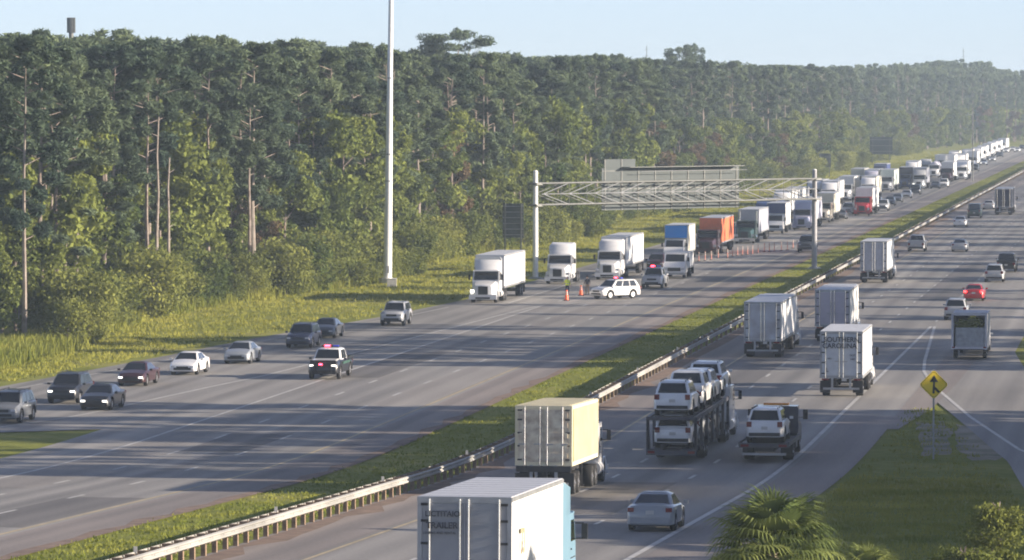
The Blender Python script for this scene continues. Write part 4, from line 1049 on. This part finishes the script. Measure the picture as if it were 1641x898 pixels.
def person(loc, yaw, shirt, trousers, label, hat, armout=0.0, vest=None):
    J = [(0, 0, .95), (0, 0, 1.12), (0, .01, 1.32), (0, 0, 1.46), (0, .01, 1.55), (0, .03, 1.64), (0, .03, 1.74)]
    E = [(0, 1), (1, 2), (2, 3), (3, 4), (4, 5), (5, 6)]; Rr = [.15, .14, .17, .09, .06, .09, .075]
    def chain(root, pts, rad):
        p_ = root
        for a_, b_ in zip(pts, rad): J.append(a_); Rr.append(b_); E.append((p_, len(J) - 1)); p_ = len(J) - 1
        return p_
    for s in (-1, 1):
        chain(0, [(s * .10, 0, .88), (s * .12, .03, .50), (s * .13, -.02, .10), (s * .13, .05, .05), (s * .14, .17, .04)], [.10, .075, .05, .045, .04])
        ao = armout if s > 0 else 0
        hnd = (s * (.30 + .35 * ao), .14 + .1 * ao, .86 + .40 * ao)
        h0 = chain(2, [(s * .20, 0, 1.40), (s * (.27 + .1 * ao), .0, 1.14 + .1 * ao), hnd], [.06, .045, .03])
        hv = Vector((s * (.2 + .8 * ao), .3, -.9 + .9 * ao)).normalized()
        for f_ in range(5):
            o_ = Vector((0, (f_ - 2) * .018, 0)); q1 = Vector(hnd) + o_ + hv * (.06 + .01 * (2 - abs(f_ - 2))); 
            q2 = q1 + hv * (.045 if f_ else .02) + Vector((-s * .02, 0, 0)); chain(h0, [tuple(q1), tuple(q2)], [.011, .008])
    me = bpy.data.meshes.new("person_body"); me.from_pydata(J, E, [])
    ob = bpy.data.objects.new("tmp", me); COL.objects.link(ob)
    md = ob.modifiers.new("s", 'SKIN'); md.use_smooth_shade = True
    for v_, r_ in zip(me.skin_vertices[0].data, Rr): v_.radius = (r_, r_)
    me.skin_vertices[0].data[0].use_root = True
    m2 = ob.modifiers.new("d", 'SUBSURF'); m2.levels = 1; m2.render_levels = 1
    dg = bpy.context.evaluated_depsgraph_get(); mm = bpy.data.meshes.new_from_object(ob.evaluated_get(dg)); bpy.data.objects.remove(ob)
    SK = mat("skin", (.45, .28, .2), .6); mm.materials.clear()
    for m_ in (SK, shirt, trousers, BLACK): mm.materials.append(m_)
    for f in mm.polygons:
        c_ = f.center
        arm = abs(c_.x) > .22 and c_.z > .7
        f.material_index = 3 if c_.z < .12 else 2 if (c_.z < .98 and not arm) else 0 if (c_.z > 1.5 or (arm and (c_ - Vector((math.copysign(.27, c_.x), 0, 1.4))).length > .42)) else 1
    o = empty("person"); link("body", mm, o)
    q = MB(); q.cyl((0, .03, 1.70), (0, .03, 1.80), .115, .08, 12, hat); q.cyl((0, .05, 1.695), (0, .05, 1.71), .15, .15, 12, hat); q.build("hard_hat", o)
    q = MB()
    for s in (-1, 1): q.box((s * .035, .115, 1.665), (.022, .012, .012), BLACK)
    q.build("eye", o)
    if vest:
        q = MB(); rg = [[(math.cos(a_) * w_, math.sin(a_) * d_, z) for a_ in [k * math.pi / 6 for k in range(12)]] for z, w_, d_ in ((.95, .19, .18), (1.15, .18, .17), (1.35, .215, .19), (1.46, .14, .12))]
        q.loft(rg, vest, caps=False); q.build("vest", o)
        q = MB(); rg = [[(math.cos(a_) * .19, math.sin(a_) * .18, z) for a_ in [k * math.pi / 6 for k in range(12)]] for z in (1.08, 1.13)]
        q.loft(rg, WHITE, caps=False); q.build("reflective_band", o)
    o.location = loc; o.rotation_euler = (0, 0, yaw); return tag(o, label, "person")
HV = mat("hi_vis_yellow", (.65, .75, .05), .6)
person(P(909, 474), math.pi + .2, mat("shirt_yellow", (.5, .5, .1), .8), mat("navy_trousers", (.03, .03, .06), .8), "person in a yellow hi-vis vest and white hard hat behind the front cone", STEEL, .5, HV)
person(P(941, 473), math.pi - .4, mat("dark_shirt", (.05, .05, .06), .8), mat("tan_trousers", (.25, .2, .14), .8), "person in dark shirt and tan trousers beside the slanted police suv", BLACK)

# ------------------------------------------------------------------ foliage
def cards(c, size, flat=0.0, r=None, asp=.5):
    """leaf cards centred at c (N,3); flat>0 lays them level"""
    r = r or rng; N = len(c)
    a_ = r.normal(size=(N, 3)); a_[:, 2] *= (1 - flat); a_ /= np.linalg.norm(a_, axis=1, keepdims=True)
    b_ = r.normal(size=(N, 3)); b_[:, 2] *= (1 - flat); b_ -= a_ * (a_ * b_).sum(1, keepdims=True); b_ /= np.linalg.norm(b_, axis=1, keepdims=True)
    s = size * r.uniform(.6, 1.35, (N, 1)); a_ = a_ * s; b_ = b_ * s * asp
    v = np.stack([c - a_, c - b_ * 1.0, c + a_, c + b_ * 1.0], 1).reshape(-1, 3)
    return v
def clumps(cent, rad, n, r):
    """n points in soft ellipsoids"""
    out = []
    for c_, q in zip(cent, rad):
        d = r.normal(size=(n, 3)); d /= np.linalg.norm(d, axis=1, keepdims=True)
        out.append(np.array(c_) + d * (r.uniform(.35, 1.0, (n, 1)) ** .6) * np.array(q))
    return np.concatenate(out)
def quads(nv): return np.arange(nv).reshape(-1, 4)
def pine_geo(seed, H=23.0, dens=1.0, lowest=.42, size=.40, flat_top=False):
    r = np.random.default_rng(seed); cent = []; rad = []; limbs = []
    lean = r.uniform(-.4, .4, 2)
    nb = int(26)
    for k in range(nb):
        f = lowest + (1 - lowest) * (k + r.uniform(0, 1)) / nb; z = H * f
        reach = (2.35 * math.sin(math.pi * min(1, (1 - f) / (1 - lowest) * .62 + .22)) + .5) * r.uniform(.55, 1.2)
        if flat_top: reach = r.uniform(2.5, 4.5); z = H * (.86 + .12 * r.uniform())
        a_ = r.uniform(0, 2 * math.pi); x, y = math.cos(a_) * reach, math.sin(a_) * reach
        cent.append((x, y, z + reach * .12)); rad.append((r.uniform(.6, 1.15), r.uniform(.6, 1.15), r.uniform(.4, .75)))
        if flat_top: rad[-1] = (1.5, 1.5, .55)
        limbs.append(((0, 0, z - .5), (x, y, z + reach * .1)))
    cent.append((0, 0, H - .4)); rad.append((.8, .8, .9))
    p_ = clumps(cent, rad, int(130 * dens), r)
    return cards(p_, size, .3, r, .25), limbs
def broad_geo(seed, H=15.0, dens=1.0, size=.36, spread=3.6, low=.12, cr=1.0):
    r = np.random.default_rng(seed); cent = []; rad = []; limbs = []
    for k in range(30):
        f = low + (1 - low) * r.uniform() ** .85; z = H * f
        prof = math.sin(math.pi * min(1, .18 + .82 * (1 - f))) * .75 + .35
        reach = spread * prof * r.uniform(.4, 1.05); a_ = r.uniform(0, 2 * math.pi)
        x, y = math.cos(a_) * reach, math.sin(a_) * reach
        q = r.uniform(.9, 1.7) * cr; cent.append((x, y, min(z, H - .6))); rad.append((q, q, q * r.uniform(.6, .95)))
        limbs.append(((0, 0, max(.8, z - reach * .8)), (x * .8, y * .8, z)))
    p_ = clumps(cent, rad, int(125 * dens), r)
    return cards(p_, size, .0, r, .55), limbs
def limb_mb(H, r0, limbs, m, n=16, seed=0):
    r = np.random.default_rng(seed); q = MB(); pts = [(0, 0, -.3)]
    for k in range(1, 6): pts.append((r.uniform(-.15, .15) * k / 3, r.uniform(-.15, .15) * k / 3, H * .93 * k / 5))
    for k in range(5): q.cyl(pts[k], pts[k + 1], r0 * (1 - .17 * k), r0 * (1 - .17 * (k + 1)), 7, m, caps=False)
    for a_, b_ in limbs[:n]: q.cyl(a_, b_, .05, .015, 4, BARK, caps=False)
    return q
TREES = {}
def species(kind, k):
    if (kind, k) in TREES: return TREES[(kind, k)]
    if kind == "pine": v, lb = pine_geo(100 + k, 23.0, 3.0, lowest=(.28, .44, .52, .36, .58, .24)[k % 6], size=.30); tm = limb_mb(23, .26, lb, BARKL if k % 3 == 0 else BARK, 26, k); m = MATS["pine_needles"]
    elif kind == "broad": v, lb = broad_geo(200 + k, 15.0, 2.2, .25, 3.5, .06); tm = limb_mb(15, .2, lb, BARK, 20, k); m = MATS["broad_leaves"] if k % 5 != 4 else MATS["russet_leaves"]
    elif kind == "shrub": v, lb = broad_geo(300 + k, 4.2, .9, .17, 1.9, .02); v[:, 2] = np.maximum(v[:, 2], 0.0); tm = limb_mb(3.4, .07, lb, BARK, 10, k); m = MATS["shrub_leaves"]
    me = np_mesh("crown", v, quads(len(v)), m)
    TREES[(kind, k)] = (me, tm.mesh("trunk")); return TREES[(kind, k)]
def tree(kind, k, loc, sc, label, group, name):
    me, tm = species(kind, k); o = empty(name); o.location = loc; o.rotation_euler = (0, 0, random.uniform(0, 6.28)); o.scale = sc
    link("crown", me, o); link("trunk", tm, o)
    return tag(o, label, "shrub" if kind == "shrub" else "tree", group)
SKY = [(0, 52), (200, 55), (400, 66), (500, 66), (620, 78), (700, 83), (850, 88), (950, 88), (1100, 98), (1200, 103), (1350, 107), (1450, 102), (1500, 96), (1570, 96), (1600, 110), (1700, 112)]
def pxof(p): return PX0 + FPX * p.x / p.y
def hmax(p): return CAM_H + (150 - interp(SKY, pxof(p))) * p.y / FPX
def zone(px):
    Z = ((60, "at the far left edge"), (190, "above the black cars"), (340, "above the white sedan"), (450, "above the pewter sedan"), (610, "left of the light mast"), (740, "just right of the light mast"), (858, "above the first white truck"),
        (970, "left of the overhead sign"), (1190, "behind the overhead sign"), (1310, "above the right gantry post"), (1450, "above the red truck"))
    for a_, z_ in Z:
        if px < a_: return z_
    return "beyond the far truck queue"
cnt = {}
def put(kind, t, a, Hn, lo, hi, k):
    p = W(t, A(a)); px = pxof(p)
    if px < -60 or px > 1720: return False
    H = min(random.uniform(lo, hi), hmax(p) - random.uniform(0, 1.6)); s = H / Hn; sx = random.uniform(.85, 1.15) * (s if kind != "pine" else 1.0)
    z = zone(px)
    lab = dict(pine=("tall green pine in the woods %s", "pines in the woods %s", "pine_tree"), broad=("bushy leafy tree in front of the woods %s", "leafy trees along the woods %s", "broadleaf_tree"),
        russet=("russet brown leafy tree in the woods %s", "russet trees in the woods %s", "broadleaf_tree"), shrub=("yellow green shrub at the foot of the woods %s", "shrubs along the woods %s", "shrub"))
    kk = "russet" if (kind == "broad" and k % 5 == 4) else kind
    if cnt.get(kind, 0) >= 298: return False
    cnt[kind] = cnt.get(kind, 0) + 1
    L_ = lab[kk]; tree(kind, k, p, (sx, sx, s), L_[0] % z, L_[1] % z, L_[2]); return True
random.seed(5)
t = 335.0
def edge(t): return -83.5 + 2.5 * math.sin(t * .045) + 2 * math.sin(t * .013)
while t < 760:
    if random.random() < .85: put("broad", t + random.uniform(-2, 2), edge(t) - random.uniform(1, 4), 15, 8, 17.5, random.randrange(9))
    put("pine", t + random.uniform(-2, 2), edge(t) - random.uniform(0, 5), 23, 17, 25, random.randrange(6))
    put("pine", t + random.uniform(-2, 2), edge(t) - random.uniform(8, 14), 23, 21, 25, random.randrange(6))
    if random.random() < .6: put("broad", t + random.uniform(-2, 2), edge(t) - random.uniform(6, 10), 15, 10, 17, random.randrange(9))
    t += 4.4
while t < 2250:
    w_ = 1.0
    put("broad", t + random.uniform(-3, 3), edge(t) - random.uniform(1, 5), 15, 7, 14, random.randrange(9))
    put("pine", t + random.uniform(-4, 4), edge(t) - random.uniform(5, 11), 23, 21, 28, random.randrange(6))
    t += 8.5 if t < 1100 else 14
t = 335.0
while t < 1500:
    put("shrub", t + random.uniform(-2, 2), edge(t) + random.uniform(.5, 4.5), 4.2, 2.0, 5.2, random.randrange(6))
    t += 2.6 if t < 700 else 9
# bare pale trunks that catch the sun at the front of the woods
for px, Y, H, lb in ((82, 372, 13.5, "bare pale pine trunk, leftmost of three close together at the far left of the woods"), (90, 375, 12.5, "bare pale pine trunk, middle one of three close together at the far left"), (104, 371, 12.0, "bare pale pine trunk, right one of three close together at the far left"),
        (253, 400, 16.5, "tall bare pale trunk standing before the dark gap in the woods"), (271, 402, 13.0, "shorter bare pale trunk right of the tall one at the dark gap"), (190, 405, 9.0, "short bare trunk between the two groups of pale trunks"),
        (565, 520, 13.0, "thin bare trunk just left of the light mast"), (728, 560, 15.0, "thin pale trunk in the woods above the first white truck"), (762, 570, 13.0, "thin pale trunk right beside another above the first white truck")):
    o = empty("dead_pine"); o.location = (at(px, Y), Y, 0); q = MB(); r_ = np.random.default_rng(px)
    pts = [(r_.uniform(-.12, .12), r_.uniform(-.1, .1), H * k / 5) for k in range(6)]
    for k in range(5): q.cyl(pts[k], pts[k + 1], .19 - .025 * k, .19 - .025 * (k + 1), 8, BARKL, caps=(k == 4))
    q.build("trunk", o)
    for k in range(6):
        z = H * (.45 + .09 * k); a_ = r_.uniform(0, 6.28); b_ = MB(); b_.cyl((0, 0, z), (math.cos(a_) * .9, math.sin(a_) * .9, z + .25), .035, .012, 5, BARKL, caps=False); b_.build("branch", o)
    tag(o, lb, "tree")
# two flat-topped pines that stand above the rest
for px, Y, ytop, lb, wd_ in ((733, 640, 50, "lone flat topped pine standing high above the treeline right of the mast", 1.0), (1088, 960, 78, "ragged tall pine in separate tufts above the treeline behind the gantry", .8), (1112, 980, 72, "smaller ragged pine tuft beside the tall ragged pine above the treeline", .45)):
    s_ = FPX / Y; H = CAM_H + (150 - ytop) / s_
    v, lb_ = pine_geo(900 + px, H, 1.6, size=.28, flat_top=True); v[:, :2] *= wd_
    o = empty("pine_tree"); o.location = (at(px, Y), Y, 0); link("crown", np_mesh("crown", v, quads(len(v)), MATS["pine_needles"]), o)
    limb_mb(H, .3, [((0, 0, H * .78), (q_[1][0] * wd_, q_[1][1] * wd_, q_[1][2])) for q_ in lb_], BARK, 20, 3).build("trunk", o); tag(o, lb, "tree")
# the mass of woods behind the front rows: one countless mass
def merge(places, geos, m, name, label, bark=True):
    V = []; 
    for (p, s, sz, k, ang) in places:
        v = geos[k]; c_, n_ = math.cos(ang), math.sin(ang)
        q = np.stack([(v[:, 0] * c_ - v[:, 1] * n_) * s + p.x, (v[:, 0] * n_ + v[:, 1] * c_) * s + p.y, v[:, 2] * sz + p.z], 1); V.append(q)
    V = np.concatenate(V); o = link(name, np_mesh(name, V, quads(len(V)), m)); return tag(o, label, "woods", None, "stuff")
pg = [pine_geo(500 + k, 23, .72, lowest=.35, size=.46)[0] for k in range(5)] ; bg_ = [broad_geo(520 + k, 15, .34, .62, 4.2, .1)[0] for k in range(4)]
def trunks(places, name, H):
    q = MB()
    for (p, s, sz, k, ang) in places: q.cyl((p.x, p.y, p.z), (p.x, p.y, p.z + H * sz * .93), .24, .10, 5, BARK, caps=False)
    return q
pl = []; pb = []
for a in (-104, -112, -121, -132, -146):
    t = 320.0
    while t < 2450:
        p = W(t + random.uniform(-3, 3), A(a + random.uniform(-3, 3))); px = pxof(p)
        if -80 < px < 1740:
            H = hmax(p) - abs(random.gauss(0, 2.0)) + (0.5 if random.random() < .1 else 0) - .5; H = max(17, min(H, 33))
            pl.append((p, random.uniform(1.0, 1.4), H / 23, random.randrange(5), random.uniform(0, 6.28)))
            if random.random() < .4: pb.append((W(t + random.uniform(-3, 3), A(a + 2)), 1.2, random.uniform(12, 17) / 15, random.randrange(4), random.uniform(0, 6)))
        t += (6.5 if t < 800 else 10) * (1 if a > -125 else 1.3)
wo = merge(pl, pg, MATS["pine_needles"], "woodland", "deep mass of pine crowns behind the front row of the woods")
o = trunks(pl, "trunk", 23).build("trunk_mass", wo); o["kind"] = "stuff"
merge(pb, bg_, MATS["broad_leaves"], "woodland_understory", "mass of leafy undergrowth in the shade deep inside the woods")
# woods on the sun's side of the ramp, out of frame: they throw the long streaks across the lanes
pr = []
LIT = [(150, .0), (213, .0), (216, 1.0), (272, 1.0), (276, .10), (312, .12), (316, .75), (362, .7), (366, .22), (432, .25), (436, .75), (640, .7), (1300, .6)]
for u, w_ in ((17, .95), (23, .75), (31, .5), (41, .35)):
    t = 120.0
    while t < 1250:
        q_ = t + random.uniform(-2, 2); p = W(q_, u + random.uniform(-3, 3))
        Xp = A(-25) + p.y * .14; Yp = p.y + math.tan(R(SUN_BACK)) * (p.x - Xp)
        wave = .5 + .5 * math.sin(Yp * .30 + 1.4 * math.sin(Yp * .061)); wave = 1.0 if 216 < Yp < 274 or 322 < Yp < 352 else wave
        if random.random() < interp(LIT, Yp) * w_ * (.04 + 1.5 * wave ** 3):
            pr.append((p, random.uniform(.75, 1.0), random.uniform(15, 25) / 23, random.randrange(5), random.uniform(0, 6.28)))
        t += 4.5
low = []
for u in (13, 17, 22):
    t = 160.0
    while t < 258:
        low.append((W(t + random.uniform(-1, 1), u + random.uniform(-1, 1) + (4 if t < 175 else 0)), 1.1, random.uniform(7.5, 10) / 15, random.randrange(4), random.uniform(0, 6.28))); t += 4
pg2 = [pine_geo(560 + k, 23, .75, lowest=.34, size=.55)[0] for k in range(5)]
merge(low, bg_, MATS["broad_leaves"], "roadside_thicket", "low dense thicket along the outer side of the ramp")
ro = merge(pr, pg2, MATS["pine_needles"], "roadside_woodland", "pines beyond the ramp on the sunny side, throwing long shadows over the road")
o = trunks(pr, "trunk", 23).build("trunk_mass", ro); o["kind"] = "stuff"

# grass: blades on the verges
def grass(name, label, n_, fn, h0, h1, wd_, m="grass_blades", per=7):
    C = []; 
    P_ = []
    for _ in range(n_):
        r_ = fn()
        if r_ is None: continue
        P_.append(r_)
    P_ = np.array([(p.x, p.y, p.z - .03) for p in P_]); N = len(P_)
    c = np.repeat(P_, per, 0); M = len(c)
    c[:, 0] += rng.normal(0, .22, M); c[:, 1] += rng.normal(0, .22, M)
    h = rng.uniform(h0, h1, M); a_ = rng.uniform(0, 6.28, M); wv = np.stack([np.cos(a_), np.sin(a_), np.zeros(M)], 1) * wd_
    ln = np.stack([rng.normal(0, .25, M) * h, rng.normal(0, .25, M) * h, h], 1)
    v = np.stack([c - wv, c + wv, c + ln + wv * .25, c + ln - wv * .25], 1).reshape(-1, 3)
    o = link(name, np_mesh(name, v, quads(len(v)), MATS[m])); return tag(o, label, "grass", None, "stuff")
def near_t(t0, t1): # denser where it shows larger
    return t0 * (t1 / t0) ** (random.random())
def vf(): 
    t = near_t(262, 1500); e0 = interp(exit_l, t); a = e0 - 1.0 - (e0 - 1 - edge(t) - 2) * random.random() ** .7
    return W(t, A(a))
def vf2():
    t = near_t(300, 1100); a = edge(t) + random.uniform(-2, 5) * random.random() ** .5
    return W(t, A(a))
def mf():
    t = near_t(150, 1200); return W(t, A(random.uniform(-40.0, -34.6)))
grass("verge_grass", "rough sunlit grass on the strip between the exit lane and the woods", 15000, vf, .06, .24, .045)
grass("tall_weeds", "tall yellow green weeds along the foot of the woods", 9000, vf2, .25, 1.1, .06, "grass_blades")
grass("median_grass", "grass growing in the median beside the guardrail", 5000, mf, .05, .13, .035)
def gf():
    t = near_t(130, 275); a = random.uniform(interp([(130, -15), (275, -15)], t), interp(merge_l, t) - 2.2); return W(t, A(a)) if a < interp(merge_l, t) - 2 else None
_gf = gf
def gf():
    p = _gf()
    return None if p is None or (222 < tu(p.x, p.y)[0] and random.random() < .8) else p
grass("gore_grass", "shaded grass in the triangle around the yellow merge sign", 5000, gf, .06, .18, .035)

# ------------------------------------------------------------------ palm and shrubs in the near right corner
def frond(seed):
    r = np.random.default_rng(seed); q = MB(); n_ = 26; st = 1.1
    q.cyl((0, 0, 0), (0, st, .25), .025, .016, 5, MATS["palm_leaf"])
    for k in range(n_):
        a_ = (k / (n_ - 1) - .5) * R(235) ; L_ = (1.0 - .18 * abs(k / (n_ - 1) - .5) * 2) * r.uniform(.85, 1.05)
        d = Vector((math.sin(a_), math.cos(a_), 0)); s_ = Vector((math.cos(a_), -math.sin(a_), 0)) * .038
        o_ = Vector((0, st, .25)); p1 = o_ + d * L_ * .55 + Vector((0, 0, .10)); p2 = o_ + d * L_ * .82 + Vector((0, 0, .02)); p3 = o_ + d * L_ * 1.08 + Vector((0, 0, -.18 - r.uniform(0, .14)))
        up = Vector((0, 0, .02))
        q.add([o_ - s_ * .3, o_ + s_ * .3, p1 + s_, p1 - s_, p2 + s_ * .6, p2 - s_ * .6, p3], [(0, 1, 2, 3), (3, 2, 4, 5), (5, 4, 6)], MATS["palm_leaf"])
    return q.mesh("frond", False)
FR = [frond(k) for k in range(5)]
def palm(px, ycrown, Y, sc, nf, label):
    o = empty("palm_tree"); x = at(px, Y); t_, u_ = tu(x, Y); g = elev(t_); zc_ = CAM_H - (ycrown - 150) * Y / FPX - g
    o.location = (x, Y, g)
    q = MB(); q.cyl((0, 0, -.1), (0, 0, zc_ * .5), .24, .2, 10, BARK); q.cyl((0, 0, zc_ * .5), (0, 0, zc_ + .1), .2, .17, 10, BARK)
    for k in range(30):
        a_ = k * 2.4; z = zc_ * (.3 + .7 * k / 30); q.box((math.cos(a_) * .2, math.sin(a_) * .2, z), (.12, .12, .28), BARK, rz=a_)
    q.build("trunk", o)
    for k in range(nf):
        f = link("frond", FR[k % 5], o); el = math.asin(1 - 1.55 * (k + .5) / nf)
        f.location = (0, 0, zc_); f.rotation_euler = (el + R(5), 0, k * 2.39996); s_ = sc * random.uniform(.85, 1.1); f.scale = (s_, s_, s_)
    return tag(o, label, "palm tree")
random.seed(3)
palm(1238, 893, 131, 1.02, 46, "cabbage palm crown with spiky fan leaves in the lower right")
palm(1392, 930, 136, .55, 26, "smaller palm partly cut off by the bottom edge, right of the big palm")
def nearshrub(px, ytop, Y, wsc, label, seed):
    x = at(px, Y); t_, u_ = tu(x, Y); g = elev(t_); H = CAM_H - (ytop - 150) * Y / FPX - g
    v, lb = broad_geo(seed, H, 1.5, .07, 1.5 * wsc, .05, cr=.36); o = empty("shrub"); o.location = (x, Y, g)
    v[:, :2] *= 1.0
    # clumps scale with height
    link("foliage", np_mesh("foliage", v, quads(len(v)), MATS["shrub_leaves"]), o); limb_mb(H, .07, lb, BARK, 20, 2).build("stem", o); tag(o, label, "shrub")
nearshrub(1602, 800, 150, .55, "bright leafy young tree in the bottom right corner", 71)
nearshrub(1548, 872, 142, .5, "dark low shrub left of the young tree in the bottom right corner", 72)

# ------------------------------------------------------------------ brush in the cargo trailer
v = clumps([(-.5, -5.2, 2.4), (.2, -5.0, 2.6), (.6, -5.3, 2.35), (0, -4.4, 2.3), (-.6, -4.0, 2.2)], [(.5, .6, .42)] * 5, 120, rng)
me = np_mesh("brush_pile", cards(v, .13, 0, rng), quads(600 * 4), MATS["shrub_leaves"]); o = link("brush_pile", me); o.matrix_world = BR.matrix_basis.copy()
tag(o, "heap of cut brush inside the open cargo trailer", "brush pile")

# ------------------------------------------------------------------ haze
HZ = MB(); HZ.box((0, 1800, 20.0), (9400, 9400, 46), WHITE); hz = HZ.build("haze", None, False)
hm = bpy.data.materials.new("haze_air"); hm.use_nodes = True; n = hm.node_tree; n.nodes.clear()
ou = n.nodes.new("ShaderNodeOutputMaterial"); vo = n.nodes.new("ShaderNodeVolumePrincipled")
vo.inputs["Color"].default_value = (.68, .84, 1.0, 1); vo.inputs["Density"].default_value = 0.00018; vo.inputs["Anisotropy"].default_value = 0.0
n.links.new(vo.outputs[0], ou.inputs["Volume"]); hz.data.materials.clear(); hz.data.materials.append(hm); hz["kind"] = "stuff"; hz["label"] = "thin bluish haze in the air"; hz["category"] = "haze"
